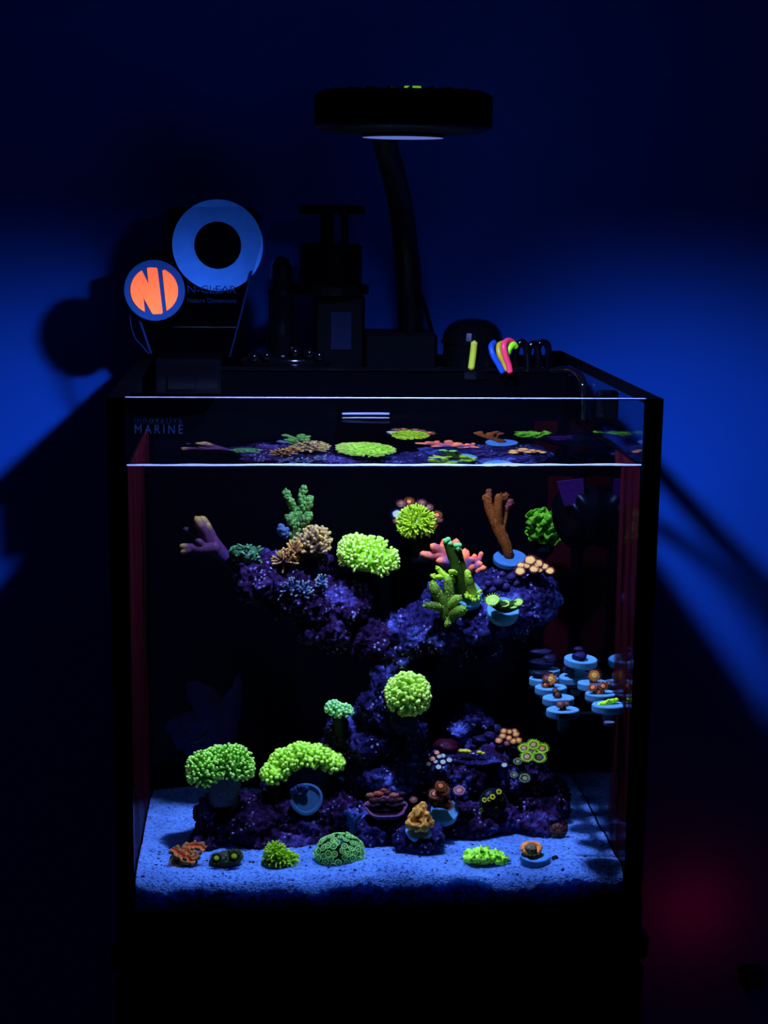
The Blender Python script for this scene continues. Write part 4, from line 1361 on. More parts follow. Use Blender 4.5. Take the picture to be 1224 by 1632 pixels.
# ================================================================== PUMP at the back corner
y = 0.22; k = wpx(y)
t = thing('wavemaker_pump', 'black round wavemaker pump with a violet face at the side glass', 'pump', WP(930, 830, y))
c0 = WP(930, 822, y)
m_ = MB(); m_.lathe([(30 * k, -26 * k), (44 * k, -22 * k), (50 * k, 0), (50 * k, 24 * k), (40 * k, 30 * k)], c0, unit((-0.75, -0.5, -0.15)), 30); m_.build('pump_body', DARKACR, t)
m_ = MB(); m_.lathe([(34 * k, 24 * k), (36 * k, 34 * k), (20 * k, 36 * k)], c0, unit((-0.75, -0.5, -0.15)), 30); m_.build('grille_cap', DARKACR, t)
m_ = MB()
v = [WP(888, 768, y - .02), WP(930, 763, y - .018), WP(932, 806, y - .018), WP(899, 806, y - .02)]
m_.add(v + [q_ + np.array([0, .004, 0]) for q_ in v], [(0, 3, 2, 1), (0, 1, 5, 4), (1, 2, 6, 5), (2, 3, 7, 6), (3, 0, 4, 7), (4, 5, 6, 7)], pig(44, 18, 105, .5)); m_.build('guard_plate', PIG, t, False, {'label': 'violet flat guard'})
m_ = MB(); m_.box((IN - .014, y - .018, c0[2] - .018), (IN - .0012, y + .018, c0[2] + .018), bev=.003); m_.build('magnet', BLACK, t, False)

# ================================================================== MIDDLE AND LOWER CORALS
y = 0.132; k = wpx(y)
hammer('hammer_coral', 'round pale green hammer coral clinging to the rock pillar', 'coral', [(650, 1107, y, 34, 33, .026)], 300, 7 * k, 1.9 * k, 2.5 * k, pig(120, 185, 80, 1.0), pig(165, 220, 125, 1.25), (WP(640, 1155, y + .005), WP(648, 1115, y + .005), 0.0125, pig(30, 55, 110, .5)), 1.4, up=.1, zmin=-.75)
y = 0.142; k = wpx(y)
hammer('torch_coral', 'little mint green coral on a dark stalk beside the pillar', 'coral', [(532, 1129, y, 12, 11, .010), (549, 1134, y, 13, 10, .010), (540, 1134, y, 14, 9, .009)], 44, 4.5 * k, 1.7 * k, 2.1 * k, pig(85, 160, 130, 1.0), pig(140, 215, 185, 1.2), (WP(543, 1180, .152), WP(541, 1138, y), 0.006, pig(12, 22, 35, .5)), 1.4, up=.2, zmin=-.5)
y = 0.135; k = wpx(y)
hammer('frogspawn_coral', 'wide arched yellow-green frogspawn coral above the empty blue plug', 'coral',
       [(437, 1234, y - .004, 20, 17, .016), (455, 1216, y, 24, 20, .018), (480, 1205, y, 26, 18, .018), (508, 1207, y, 24, 17, .018), (530, 1216, y, 17, 14, .015)], 84, 5.5 * k, 1.9 * k, 2.9 * k, pig(115, 190, 70, 1.0), pig(165, 232, 115, 1.35), (WP(490, 1250, .15), WP(490, 1212, .145), 0.022, pig(35, 65, 130, .45)), 1.35, up=.15, zmin=-.45)
y = 0.115; k = wpx(y)
hammer('hammer_coral', 'two lobed leaf green hammer coral on a thick grey stalk', 'coral',
       [(323, 1228, y - .004, 25, 29, .020), (368, 1216, y, 34, 27, .024), (350, 1212, y + .004, 30, 20, .02), (384, 1222, y, 20, 26, .018)], 210, 7 * k, 1.7 * k, 1.9 * k, pig(75, 150, 50, 1.0), pig(150, 220, 130, 1.5), (WP(352, 1315, .118), WP(358, 1232, .118), 0.0125, pig(58, 68, 125, 1.5)), 1.3, up=.15, zmin=-.6)
m_ = MB()
# big dim shape modelled in place of a likely reflection on the back wall
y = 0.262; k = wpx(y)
t = thing('leather_coral', 'large dim blue shape modelling a reflection behind the two lobed hammer coral', 'coral', WP(330, 1230, y))
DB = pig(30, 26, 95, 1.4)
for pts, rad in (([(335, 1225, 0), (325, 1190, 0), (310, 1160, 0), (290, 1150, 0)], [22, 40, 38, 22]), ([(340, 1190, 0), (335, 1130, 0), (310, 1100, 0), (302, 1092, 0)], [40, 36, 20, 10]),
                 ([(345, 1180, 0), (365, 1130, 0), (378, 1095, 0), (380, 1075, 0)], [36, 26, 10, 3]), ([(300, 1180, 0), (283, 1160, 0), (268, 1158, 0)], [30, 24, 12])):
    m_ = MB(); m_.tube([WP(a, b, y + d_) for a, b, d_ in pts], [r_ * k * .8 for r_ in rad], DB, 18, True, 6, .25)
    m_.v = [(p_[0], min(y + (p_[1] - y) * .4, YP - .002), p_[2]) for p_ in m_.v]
    m_.build('reflection_lobe', PIG, t)
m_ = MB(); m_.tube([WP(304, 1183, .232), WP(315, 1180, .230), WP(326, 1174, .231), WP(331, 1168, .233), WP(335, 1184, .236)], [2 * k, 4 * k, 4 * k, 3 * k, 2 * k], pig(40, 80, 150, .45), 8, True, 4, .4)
m_.build('reflection_pale_bit', PIG, t, True, {'label': 'pale blue bit of the modelled reflection'})

# polyps on the right-hand mound
zoas('button_polyps', 'white and pink dotted button polyps on the mound beside the pillar', 'coral',
     [(683, 1219, 4.5, 'bluewhite'), (689, 1211, 5, 'pinkwhite'), (696, 1201, 4.5, 'pinkwhite'), (694, 1215, 4, 'bluewhite'), (700, 1207, 4.5, 'bluewhite'), (706, 1206, 4.5, 'bluewhite'), (706, 1216, 5, 'bluewhite'), (699, 1224, 5, 'bluewhite'), (716, 1213, 5, 'bluewhite')], KEYS, depth=0.125, rock=False, matc=pig(10, 12, 50, .45))
y = 0.165; k = wpx(y)
t = thing('mushroom_corals', 'dark red mushroom coral above the white dotted polyps', 'coral', WP(712, 1200, y))
m_ = MB(); m_.ball(WP(712, 1190, y), 1.0, pig(60, 12, 52, .55), 20, 12, (21 * k, .012, 13 * k), .3); m_.build('cap', PIG, t)
t = thing('encrusting_coral', 'small yellow crust on the ledge beside the dark red mushroom', 'coral', WP(745, 1200, .14))
m_ = MB()
for (a, b, r_) in ((736, 1197, 5), (742, 1197, 5), (747, 1198, 4), (764, 1199, 4), (769, 1201, 4)):
    m_.ball(WP(a, b, .137), r_ * k, jit(pig(185, 190, 60, 1.0)), 8, 6, (1.2, 1, .7), .2)
m_.build('crust', PIG, t)
t = thing('encrusting_coral', 'flat dark slab ledge with a pale front edge on the mound', 'rock', WP(760, 1205, .145))
m_ = MB(); m_.ball(WP(752, 1206, .155), 1.0, (1, 1, 1), 40, 24, (44 * k, .026, 7 * k), .35); m_.ball(WP(775, 1203, .160), 1.0, (1, 1, 1), 30, 20, (30 * k, .026, 9 * k), .35); m_.build('ledge', ROCK2, t)
t.name = 'rock_ledge'
t = thing('mushroom_corals', 'cluster of violet blue mushrooms under the jagged rock point', 'coral', WP(775, 1190, .17))
for (a, b, r_) in ((765, 1180, 12), (780, 1174, 11), (772, 1190, 10), (788, 1188, 9), (758, 1190, 9), (795, 1178, 8)):
    m_ = MB(); m_.ball(WP(a, b, .17), r_ * k, jit(pig(34, 32, 105, .5), .3), 14, 10, (1.1, 1, .7), .45); m_.build('cap', ROUGHPIG, t)
t = thing('mushroom_corals', 'single round dim blue mushroom above the amber polyp dome', 'coral', WP(790, 1164, .19))
m_ = MB(); m_.ball(WP(790, 1163, .19), 10 * k, pig(34, 50, 130, .5), 14, 10, (1, 1, 1), .1); m_.build('cap', ROUGHPIG, t)
zoas('button_polyps', 'amber polyp dome with red skirts on top of the mound', 'coral',
     [(801, 1175, 6, 'amber'), (811, 1178, 5.5, 'amber'), (818, 1183, 6, 'amber'), (822, 1172, 6, 'amber'), (795, 1182, 6, 'amber'), (826, 1182, 6, 'amber'), (812, 1168, 5, 'amber'), (803, 1167, 5.5, 'amber'), (820, 1167, 5, 'amber'), (808, 1186, 5, 'brown')], KEYS, depth=0.150, rock=False, matc=pig(22, 14, 70, .5))
zoas('button_polyps', 'lime ringed button polyps at the edge of the mound top', 'coral',
     [(840, 1209, 9.5, 'lime'), (859, 1210, 10, 'limedark'), (864, 1196, 9, 'lime'), (850, 1190, 9, 'lime'), (835, 1195, 8, 'lime'), (845, 1200, 8, 'limedark')], KEYS, depth=0.140, rock=False, matc=pig(30, 50, 30, .5))
zoas('button_polyps', 'four sparse pale ringed polyps below the lime ones', 'coral',
     [(804, 1221, 5, 'bluewhite'), (825, 1216, 7, 'ring'), (819, 1237, 6, 'ring'), (836, 1243, 9, 'ring')], KEYS, depth=0.130, rock=False)
# orange zoas on plug
y = 0.095; k = wpx(y)
t = thing('zoanthid_frag', 'rust and orange polyps on a blue plug beside the tan coral', 'coral', WP(708, 1312, y))
plug_part(t, WP(709, 1291, y), unit((0.05, -0.75, 0.66)), 23 * k, 0.009, PLUGC2)
for (a, b, r_) in ((693, 1266, 10), (707, 1259, 10), (694, 1282, 7), (703, 1283, 6), (714, 1284, 9), (702, 1253, 9)):
    p_ = WP(a, b, y - .014); put_polyp(t, KEYS['rust'], p_, unit(to_cam(p_) * .8 + np.array([0, 0, .45]) + rng.normal(0, .12, 3)), r_ * k)
p_ = WP(702, 1272, y - .013); put_polyp(t, KEYS['brown'], p_, to_cam(p_), 8 * k)
m_ = MB(); m_.tube([WP(690, 1275, y - .006), WP(712, 1276, y - .006)], 12 * k, pig(40, 24, 40, .5), 10, True, 3, .3); m_.build('mat', ROUGHPIG, t)
t = zoas('button_polyps', 'one large mauve polyp on blue frills beside the rust polyps', 'coral', [(732, 1263, 10, 'purple')], KEYS, depth=0.098, rock=False)
m_ = MB()
for i in range(30):
    p_ = WP(732 + rng.uniform(-16, 16), 1258 + rng.uniform(-20, 18), .104 + rng.uniform(-.002, .004)); m_.ball(p_, rng.uniform(3, 6) * k, jit(pig(46, 62, 190, .5), .3), 7, 5, (1, 1, 1), .3)
m_.build('frill', ROUGHPIG, t, True, STUFF)
# plug with black and yellow polyps
t = thing('zoanthid_frag', 'tilted round plug of black polyps with yellow rings on the mound', 'coral', WP(787, 1290, .105))
NP = unit((0.1, -0.86, 0.5))
plug_part(t, WP(787, 1277, .105), NP, 23 * k, 0.005, pig(30, 45, 95, .5))
m_ = MB(); m_.lathe([(21 * k, 0), (19 * k, .0012), (8 * k, .002)], WP(787, 1277, .1045), NP, 24, [pig(10, 22, 30, .4)] * 3); m_.build('mat', ROUGHPIG, t)
for (a, b, r_, ky) in ((772, 1275, 5, 'blackyellow'), (785, 1270, 5.5, 'blackyellow'), (795, 1262, 5.5, 'blackyellow'), (780, 1274, 4.5, 'blackyellow'), (798, 1272, 5, 'blackdim'), (767, 1291, 4.5, 'blackdim'), (776, 1285, 5, 'blackdim'), (782, 1292, 4.5, 'blackdim'), (790, 1285, 4.5, 'blackdim')):
    p_ = WP(a, b, .101); put_polyp(t, KEYS[ky], p_, NP, r_ * k)
# red brown dish
y = 0.095; k = wpx(y)
t = thing('cup_coral', 'shallow reddish brown dish coral beside the tan coral', 'coral', WP(615, 1300, y))
m_ = MB(); m_.lathe([(8 * k, -20 * k), (28 * k, -10 * k), (36 * k, 0), (33 * k, 1.5 * k), (26 * k, -2 * k), (10 * k, -4 * k)], WP(615, 1286, y), unit((0.0, -0.25, 0.97)), 30, [pig(14, 18, 60, .5), pig(20, 30, 90, .6), pig(60, 55, 150, .7), pig(110, 70, 140, .8), pig(40, 20, 60, .6), pig(28, 12, 45, .6)], lambda ph, j: 1 + .06 * math.sin(5 * ph)); m_.build('dish', ROUGHPIG, t)
m_ = MB()
for (a, b, r_, c_) in ((590, 1268, 6, pig(165, 110, 115, .6)), (603, 1266, 7, pig(170, 95, 105, .55)), (618, 1264, 6, pig(100, 45, 80, .5)), (628, 1268, 7, pig(160, 105, 125, .6)), (640, 1266, 6, pig(60, 40, 90, .5)), (612, 1260, 5, pig(140, 75, 95, .6)), (596, 1276, 7, pig(70, 42, 60, .5)), (610, 1277, 7, pig(45, 30, 50, .5)), (625, 1277, 7, pig(50, 36, 60, .5)), (637, 1275, 6, pig(80, 45, 90, .5))):
    m_.ball(WP(a, b, y - .004 + (1275 - b) * .0006), r_ * k, jit(c_), 9, 6, (1.3, 1, .8), .3)
m_.build('polyp_mound', ROUGHPIG, t)
zoas('button_polyps', 'tiny mauve polyp between the dish coral and the tan coral', 'coral', [(659, 1277, 7, 'brown')], KEYS, depth=.088, rock=False)
# empty plug
y = 0.098; k = wpx(y)
t = thing('frag_plug', 'empty grey-blue frag plug tilted in the low rock', 'plug', WP(487, 1285, y))
NP = unit((0.1, -0.88, 0.46))
m_ = MB(); m_.lathe([(24 * k, -.012), (26 * k, -.003), (27 * k, 0), (23 * k, .0008), (20 * k, -.0012), (8 * k, -.0012)], WP(488, 1273, y), NP, 36, [PLUGC * .4, PLUGC * .45, PLUGC * .6, PLUGC * .6, PLUGC * .42, PLUGC * .42], lambda ph, j: 1 + .03 * math.sin(3 * ph)); m_.build('plug', PLUGM, t, False)
m_ = MB()
for i in range(9):
    m_.ball(WP(466 + i * 3 + rng.uniform(-2, 2), 1258 + rng.uniform(-5, 6), y), 5 * k, jit(pig(44, 72, 170, .4)), 8, 6, (1, 1, 1), .3)
m_.build('crust', ROUGHPIG, t)
# small blue tufts on the boulder
t = thing('star_polyps', 'small pale blue tuft on the crusted boulder above the green dome', 'coral', WP(565, 1320, .085))
branches(t, [([(565, 1325, 0), (560, 1305, 0), (552, 1293, 0)], [7, 6, 4], [pig(40, 75, 180, .5)] * 3), ([(563, 1312, 0), (572, 1302, -.003), (575, 1298, -.003)], [5, 4, 3], [pig(50, 90, 190, .5)] * 3)], .085, k, PIG, (6, 2, pig(60, 100, 200, .5)))
# tan chunky coral on plug
y = 0.055; k = wpx(y)
t = thing('zoanthid_frag', 'tan yellow lumpy polyps piled on a pale blue plug', 'coral', WP(668, 1345, y))
m_ = MB(); m_.lathe([(6 * k, -16 * k), (13 * k, -13 * k), (19 * k, -4 * k), (21 * k, 2 * k), (18 * k, 6 * k)], WP(667, 1328, y), unit((0, -0.45, 0.9)), 26, [pig(75, 115, 220, 1.9)] * 5, lambda ph, j: 1 + .08 * math.sin(4 * ph + j)); m_.build('plug', PLUGM, t)
TC, TCD = pig(210, 165, 95, 1.0), pig(165, 125, 75, .8)
m_ = MB()
for (a, b, r_, d_) in ((655, 1314, 10, -.004), (664, 1318, 9, -.009), (675, 1317, 10, -.008), (685, 1312, 8, -.004), (661, 1303, 11, -.002), (678, 1302, 11, -.002), (668, 1293, 12, 0), (672, 1286, 9, .001), (665, 1297, 10, -.004), (669, 1309, 13, -.004)):
    m_.ball(WP(a, b, y + d_), r_ * k, TC, 14, 10, (1, 1, .95), .2)
tmp = m_.build('tmp', ROUGHPIG)
md = tmp.modifiers.new('r', 'REMESH'); md.mode = 'VOXEL'; md.voxel_size = 0.0007
dg = bpy.context.evaluated_depsgraph_get(); dg.update()
me = tmp.evaluated_get(dg).to_mesh()
vv = np.array([v_.co for v_ in me.vertices]); nn = np.array([v_.normal for v_ in me.vertices]); ff = [tuple(q_.vertices) for q_ in me.polygons]
bpy.data.objects.remove(tmp)
m_ = MB()
cc = []
for i in range(len(vv)):
    h_ = noise.noise(Vector(vv[i] * 170 + np.array([3, 1, 2])))
    rid = 1 - min(1, abs(h_) * 3.2)                  # pale ridges between darker polyps
    vv[i] = vv[i] + nn[i] * (0.0012 * rid - 0.0008)
    cc.append(TCD * (1 - rid) + TC * 1.15 * rid)
m_.add(vv, ff, np.array(cc)); m_.build('polyp_mass', ROUGHPIG, t)

# ================================================================== FRAG RACK
ZR = WP(970, 1122, 0.047)[2]
RK = thing('frag_rack', 'black frag rack fixed to the side glass holding two lines of plugs', 'rack', WZ(920, 1110, ZR) + np.array([0, 0, -.012]))
kk = wpx(.09)
pf, pb = WZ(905, 1142, ZR - .0075), WZ(905, 1052, ZR - .0075)
for (a0_, b0_, a1_, b1_) in ((897, 1132, 868, 1066), (970, 1124, 926, 1052)):
    q0, q1 = WZ(a0_, b0_, ZR - .0082), WZ(a1_, b1_, ZR - .0082)
    m_ = MB(); m_.box((min(q0[0], q1[0]) - .004, q0[1] - .008, ZR - .0095), (min(q0[0], q1[0]) + .004, q1[1] + .008, ZR - .0068), bev=.001); m_.build('rail', BLACK, RK, False)
for yy in (pf[1] + .012, (pf[1] + pb[1]) / 2, pb[1]):
    m_ = MB(); m_.box((WZ(872, 1140, ZR)[0] + .002, yy - .003, ZR - .0096), (IN - .002, yy + .003, ZR - .0069), bev=.001); m_.build('cross_bar', BLACK, RK, False)
m_ = MB(); m_.box((IN - .006, pf[1] + .05, ZR - .02), (IN - .0012, pf[1] + .085, ZR - .002), bev=.002); m_.build('magnet_bracket', BLACK, RK, False)
PG = 'frag plugs on the black rack'
plugs = [
    ('frag_plug', 'front plug of the inner rack line with two brown polyps', 897, 1130, 27, None, [(893, 1123, 7, 'brown'), (902, 1122, 6, 'brown')]),
    ('frag_plug', 'second plug of the inner rack line with one tiny brown polyp', 890, 1111, 26, None, [(887, 1107, 6, 'brown'), (885, 1101, 5, 'brown')]),
    ('frag_plug', 'third plug of the inner rack line with a tan and red polyp', 878, 1094, 26, None, [(869, 1091, 6, 'rust'), (877, 1083, 10, 'amber'), (871, 1082, 7, 'brown')]),
    ('frag_plug', 'fourth plug of the inner rack line with a flat dark coral chip', 867, 1080, 24, 'chip', []),
    ('frag_plug', 'rearmost plug of the inner rack line under a dark ridged coral', 868, 1066, 25, 'ridge', []),
    ('frag_plug', 'front plug of the line along the glass with a lime green strip', 970, 1122, 27.5, 'lime', []),
    ('frag_plug', 'second plug along the glass with three orange centred polyps', 958, 1104, 26, None, [(945, 1096, 8, 'rust'), (961, 1094, 8, 'rust'), (953, 1103, 8, 'rust'), (970, 1090, 5, 'brown')]),
    ('frag_plug', 'third plug along the glass with one upright amber polyp', 945, 1087, 25, None, [(947, 1077, 10, 'amber')]),
    ('frag_plug', 'fourth plug along the glass with a flat grey coral slab', 915, 1076, 25, 'slab', []),
    ('frag_plug', 'rearmost plug along the glass, tilted, with a purple knob', 926, 1049, 27, 'knob', []),
]
for name, lb, a, b, r_, kind, pol in plugs:
    c_ = WZ(a, b, ZR)
    n_ = np.array([0, 0, 1.0])
    if kind == 'knob':
        c_ = WP(a, b, .148); n_ = unit((0.06, -.10, .99))
    if kind == 'slab':
        n_ = unit((-.1, -.05, 1))
    kq = wpx(c_[1])
    t = thing(name, lb, 'coral', c_ - n_ * .006, PG)
    plug_part(t, c_, n_, r_ * kq, .0062, PLUGC2)
    for (pa, pb_, pr, key) in pol:
        p_ = WP(pa, pb_, c_[1] - .004 + (b - pb_) * .0002)
        put_polyp(t, KEYS[key], p_, unit(to_cam(p_) * 1.1 + np.array([0, 0, .4]) + rng.normal(0, .2, 3)), pr * kq)
    if pol:
        m_ = MB(); m_.ball(c_ + np.array([0, 0, .001]), 6 * kq, pig(40, 25, 50, .5), 10, 6, (1, 1, .8), .3); m_.build('mat', ROUGHPIG, t)
    m_ = MB()
    if kind == 'chip':
        m_.ball(WP(864, 1074, c_[1]), 1.0, pig(30, 36, 80, .5), 14, 8, (17 * kq, .006, 6 * kq), .35); m_.build('coral_chip', ROUGHPIG, t)
    if kind == 'ridge':
        m_.ball(WP(865, 1056, c_[1]), 1.0, pig(22, 26, 80, .5), 18, 10, (28 * kq, .009, 7 * kq), .4)
        m_.ball(WP(862, 1039, c_[1] + .004), 1.0, pig(36, 40, 110, .5), 14, 8, (20 * kq, .007, 5 * kq), .4)
        m_.ball(WP(876, 1052, c_[1] - .002), 1.0, pig(26, 30, 80, .5), 14, 8, (14 * kq, .006, 10 * kq), .3); m_.build('coral_chip', ROUGHPIG, t)
    if kind == 'lime':
        m_.tube([WP(955, 1124, c_[1] - .002), WP(969, 1120, c_[1]), WP(984, 1116, c_[1] + .002)], [4.5 * kq, 5 * kq, 4 * kq], pig(165, 235, 60, 1.1), 8, True, 3, .5)
        for i in range(20):
            u = rng.uniform(0, 1); m_.ball(WP(955 + 29 * u, 1123 - 8 * u + rng.uniform(-3, 2), c_[1] - .003 + .004 * u), 2.2 * kq, jit(pig(180, 240, 80, 1.1), .2), 6, 4)
        m_.build('coral_strip', PIG, t)
    if kind == 'slab':
        m_.ball(WP(915, 1067, c_[1]), 1.0, pig(42, 52, 105, .5), 14, 8, (17 * kq, .007, 8 * kq), .4); m_.build('coral_chip', ROUGHPIG, t)
    if kind == 'knob':
        m_.ball(WP(924, 1046, c_[1] - .003), 1.0, pig(40, 36, 115, .55), 14, 8, (12 * kq, .007, 8 * kq), .3)
        m_.ball(WP(922, 1035, c_[1] - .001), 1.0, pig(40, 34, 110, .55), 12, 8, (8 * kq, .004, 5 * kq), .2); m_.build('coral_knob', ROUGHPIG, t)
for (a, b) in ((898, 1160), (971, 1153)):
    c_ = WP(a, b, WZ(a, 1130, ZR)[1])
    m_ = MB(); m_.lathe([(8.5 * kk, 0), (8.5 * kk, .0012)], c_, (0, 0, 1), 16, [pig(90, 110, 190, .6)] * 2); m_.build('pad', PLUGM, RK, False)

# ================================================================== THINGS ON THE SAND
def sy(px, py):
    p_ = WZ(px, py, SAND_Z)
    return p_


# orange wavy brain coral
b_ = sy(300, 1380); y = b_[1]; k = wpx(y)
t = thing('brain_coral', 'folded orange coral with a tan round mouth on the sand', 'coral', b_)
m_ = MB(); m_.ball(WP(295, 1370, y + .006), 1.0, pig(22, 16, 40, .5), 16, 10, (24 * k, .010, 13 * k), .3); m_.build('skeleton_base', ROUGHPIG, t)
OR, ORT, ORR = pig(180, 95, 60, .85), pig(165, 130, 100, .75), pig(205, 80, 55, .95)


def ruffle(root, pts, wd, seed):
    """Furrow of a folded coral: red valley between two ruffled tan lips."""
    P = [WP(a, b, y + d_) for a, b, d_ in pts]
    Q = []
    for i_ in range(len(P) - 1):
        for u in np.linspace(0, 1, 8, endpoint=False):
            Q.append(P[i_] * (1 - u) + P[i_ + 1] * u)
    Q.append(P[-1])
    v_, f_, c_ = [], [], []
    for i_, q_ in enumerate(Q):
        tn = unit(Q[min(i_ + 1, len(Q) - 1)] - Q[max(i_ - 1, 0)])
        up_ = unit(np.array([0, -.65, .75]))
        sd = unit(np.cross(tn, up_))
        for j_, (o_, h_, col) in enumerate(((-1.05, -.5, ORT * .5), (-1.0, .35, ORT), (-.7, .42, ORT * 1.1), (-.3, .0, OR), (0, -.15, ORR), (.3, 0, OR), (.7, .42, ORT * 1.1), (1.0, .35, ORT), (1.05, -.5, ORT * .5))):
            rf = .28 * math.sin(i_ * .9 + seed + j_ // 5 * 2) + .2 * noise.noise(Vector((i_ * .5, seed, j_ // 5)))
            w_ = wd * k * (1 + rf * (abs(o_) > .6))
            v_.append(q_ + sd * o_ * w_ + up_ * (h_ + .3 * rf * (abs(o_) > .6)) * wd * k)
            c_.append(jit(col, .1))
    n_ = 9
    for i_ in range(len(Q) - 1):
        for j_ in range(n_ - 1):
            f_.append((i_ * n_ + j_, i_ * n_ + j_ + 1, (i_ + 1) * n_ + j_ + 1, (i_ + 1) * n_ + j_))
    m_ = MB(); m_.add(v_, f_, np.array(c_)); return m_.build('fold', ROUGHPIG, root)


for n_, (pts, wd) in enumerate(((((276, 1353, 0), (287, 1362, -.004), (298, 1371, -.006), (311, 1370, -.005)), 8), (((287, 1353, .003), (298, 1358, -.001), (309, 1366, -.003), (312, 1358, -.001)), 8),
                                (((292, 1352, .004), (306, 1348, .006), (318, 1348, .006), (327, 1354, .004)), 7), (((297, 1364, -.006), (305, 1374, -.007)), 6), (((279, 1359, -.001), (274, 1352, .001)), 5))):
    ruffle(t, pts, wd, n_ * 2.1)
p_ = WP(281, 1374, y - .006); put_polyp(t, KEYS['clay'], p_, to_cam(p_), 10 * k, 'mouth')
# dark oval with two green eyes
b_ = sy(362, 1381); y = b_[1]; k = wpx(y)
t = thing('mushroom_corals', 'dark lumpy mushroom coral with two green eyes on the sand', 'coral', b_)
m_ = MB(); m_.ball(WP(363, 1369, y + .004), 1.0, pig(55, 75, 78, .85), 22, 14, (29 * k, .011, 14 * k), .25)
m_.v = [(a, b, c + (a - b_[0]) * .22) for a, b, c in m_.v]; m_.build('lump', ROUGHPIG, t)
for (a, b, r_) in ((345, 1368, 9), (373, 1365, 10)):
    p_ = WP(a, b, y - .009); put_polyp(t, KEYS['greeneye'], p_, to_cam(p_), r_ * k)
m_ = MB()
for i in range(26):
    p_ = WP(365 + rng.uniform(-27, 27), 1360 + rng.uniform(-6, 14), y - .005 - rng.uniform(0, .003)); m_.ball(p_, rng.uniform(1.2, 3) * k, jit(pig(90, 130, 120, .55), .5), 6, 4)
m_.build('wart', ROUGHPIG, t, True, STUFF)
# small green tentacled coral
b_ = sy(443, 1383); y = b_[1]; k = wpx(y)
t = hammer('plate_coral', 'small peaked lime green tentacled coral on the sand', 'coral', [(442, 1367, y + .006, 24, 16, .013), (438, 1356, y + .006, 16, 13, .011), (460, 1370, y + .006, 16, 12, .010)], 80, 8 * k, 1.6 * k, 1.3 * k, pig(110, 175, 50, .95), pig(160, 220, 80, 1.1), None, 1.1, up=-.1, zmin=-.35, side=.3)
m_ = MB(); m_.ball(WP(440, 1375, y + .004), 1.0, pig(60, 105, 90, .6), 16, 8, (23 * k, .011, 9 * k), .35); m_.build('base_rim', ROUGHPIG, t)
# goniopora dome
b_ = sy(540, 1379); y = b_[1] + .008; k = wpx(y)
t = thing('flowerpot_coral', 'mint green dome coral of small flower polyps on the sand', 'coral', b_)
m_ = MB(); m_.ball(WP(541, 1360, y + .006), 1.0, pig(22, 50, 38, .6), 24, 16, (37 * k, .016, 31 * k), .1); m_.build('dome', ROUGHPIG, t)
GP = polyp_mesh('flowerpot', pig(120, 200, 130, 1.2), pig(40, 80, 65, .8), pig(130, 215, 155, 1.9), pig(145, 225, 170, 2.1), .15, 14)
cD = WP(541, 1360, y + .006); rD = np.array([37 * k, .016, 31 * k])
n_p = 96
for i in range(n_p):
    z = 1 - (i + .5) / n_p * 1.5
    ph = i * math.pi * (3 - math.sqrt(5)); rr = math.sqrt(max(0, 1 - z * z))
    d_ = unit(np.array([rr * math.cos(ph), rr * math.sin(ph), z]) + rng.normal(0, .04, 3))
    if d_[1] > .55:
        continue
    put_polyp(t, GP, cD + d_ * rD * rng.uniform(1.02, 1.12), unit(d_ / rD * .02 + rng.normal(0, .16, 3)), 4.9 * k * rng.uniform(.85, 1.15))
# neon green pile
b_ = sy(772, 1376); y = b_[1]; k = wpx(y)
t = thing('mushroom_corals', 'neon green crumpled pile of mushroom coral on the sand', 'coral', b_)
NG = pig(150, 235, 98, 1.15)
m_ = MB(); m_.ball(WP(771, 1366, y + .010), 1.0, NG * .6, 20, 10, (30 * k, .010, 10 * k), .5); m_.build('mound', PIG, t)
for i in range(46):
    u = rng.uniform(-1, 1); w = rng.uniform(-1, 1)
    p_ = WP(770 + u * 34, 1368 - (1 - abs(u)) * 11 * rng.uniform(.1, 1) + w * 6.5, y + .003 - w * .005)
    m_ = MB()
    a_, bb, nn = frame(unit(rng.normal(0, .5, 3) + np.array([0, -.5, .8])))
    r_ = rng.uniform(6, 9.5) * k
    v, c = [p_ + nn * r_ * .15], [NG * .7]
    for j in range(12):
        ph = j / 12 * 6.283
        v.append(p_ + (a_ * math.cos(ph) + bb * math.sin(ph)) * r_ * rng.uniform(.8, 1.15) + nn * r_ * .35 * math.sin(3 * ph + i)); c.append(jit(NG * 1.15))
    v.append(p_ - nn * r_ * .5); c.append(NG * .4)
    m_.add(v, [(0, 1 + j, 1 + (j + 1) % 12) for j in range(12)] + [(13, 1 + (j + 1) % 12, 1 + j) for j in range(12)], np.array(c)); m_.build('ruffle', PIG, t)
# orange cluster on plug
b_ = sy(852, 1378); y = b_[1] + .006; k = wpx(y)
t = thing('zoanthid_frag', 'orange ring of small polyps on a blue plug in the sand', 'coral', b_)
plug_part(t, WP(853, 1362, y), unit((.03, -.22, 1)), 25 * k, .0062, PLUGC * 1.5, stem=False)
for i in range(15):
    a = i / 15 * 6.283
    c_ = WP(847 + 13 * math.cos(a), 1352 + 8.5 * math.sin(a), y - .004 * math.sin(a))
    m_ = MB(); m_.ball(c_, rng.uniform(4.5, 6) * k, jit(pig(225, 150, 100, 1.1)), 10, 8, (1, 1, .9), .25); m_.build('polyp', PIG, t)
m_ = MB(); m_.ball(WP(846, 1352, y - .001), 1.0, pig(100, 98, 92, 1.0), 14, 8, (11 * k, .007, 8 * k), .3); m_.build('grey_center', ROUGHPIG, t, True, {'label': 'grey bare center'})
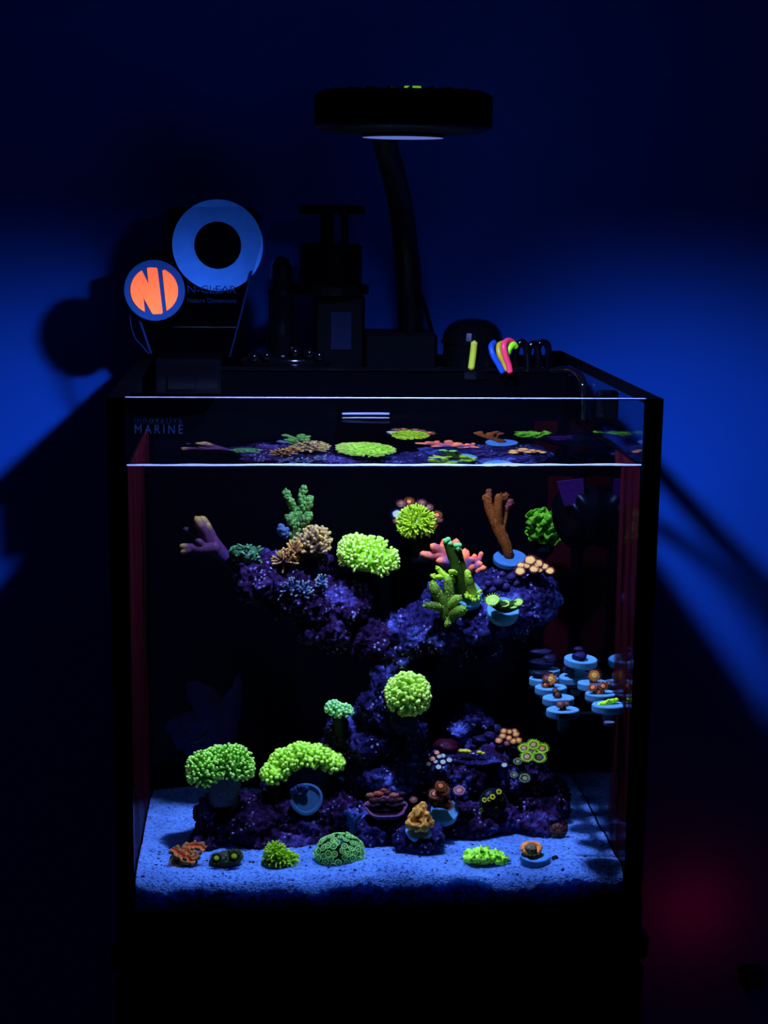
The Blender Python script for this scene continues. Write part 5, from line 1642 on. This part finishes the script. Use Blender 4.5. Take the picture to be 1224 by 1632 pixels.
# shell
b_ = sy(890, 1340); y = b_[1] + .006; k = wpx(y)
t = thing('snail_shell', 'reddish striped snail shell on the sand at the mound foot', 'shell', b_)
m_ = MB()
c0 = WP(889, 1323, y)
v, f, c = [], [], []
NT, NR = 60, 12
for i in range(NT + 1):
    u = i / NT; a = u * 4.2 * math.pi
    R_ = 17.5 * k * (0.16 + 0.84 * u ** 1.1) * .55
    rr = 17.5 * k * (0.14 + 0.86 * u ** 1.1) * .62
    cc = c0 + np.array([R_ * math.cos(a) * .8, -.010 * (1 - u) + .003, R_ * math.sin(a)])
    for j in range(NR):
        ph = 2 * math.pi * j / NR
        v.append(cc + rr * (math.cos(ph) * np.array([math.cos(a), 0, math.sin(a)]) + math.sin(ph) * np.array([0, 1.0, 0])))
        st = 0.5 + 0.5 * math.sin(a * 9 + ph * 2)
        c.append(pig(95, 50, 70, .8) * (.4 + .6 * st) + (pig(120, 130, 150, .5) * .5 if st > .8 else 0))
f = [(i * NR + j, i * NR + (j + 1) % NR, (i + 1) * NR + (j + 1) % NR, (i + 1) * NR + j) for i in range(NT) for j in range(NR)]
m_.add(v, f, np.array(c)); m_.build('whorl', ROUGHPIG, t)
# pebble and debris
m_ = MB(); m_.ball(sy(885, 1371) + np.array([0, 0, .002]), 1.0, pig(8, 10, 30, .4), 10, 8, (6 * k, .003, 3 * k), .4)
o = m_.build('pebble', ROUGHPIG, None); tag(o, 'dark little pebble in the sand beside the orange polyp plug', 'pebble')
m_ = MB()
for i in range(170):
    a, b = rng.uniform(215, 995), rng.uniform(1345, 1412)
    p_ = WZ(a, b, SAND_Z)
    if 0.012 < p_[1] < 0.24 and abs(p_[0]) < IN - .004:
        p_[2] = sand_h(p_[0], p_[1]); m_.ball(p_, rng.uniform(.0006, .0013), jit(pig(12, 18, 60, .5), .6), 5, 4, (1.3, 1, .7))
o = m_.build('sand_debris', ROUGHPIG, None); o['kind'] = 'stuff'; o['label'] = 'dark grains scattered over the pale sand'; o['category'] = 'grains'

# unseen point light added off the wall to make its red glow
p = AP(1125, 1482, YWALL - 0.055)
ld = bpy.data.lights.new('red_glow_light', 'POINT'); ld.energy = 0.15; ld.color = (1.0, 0.0, 0.004); ld.shadow_soft_size = 0.012
lo = bpy.data.objects.new('red_glow_light', ld); lo.location = [float(v) for v in p]; COL.objects.link(lo); lo.parent = None
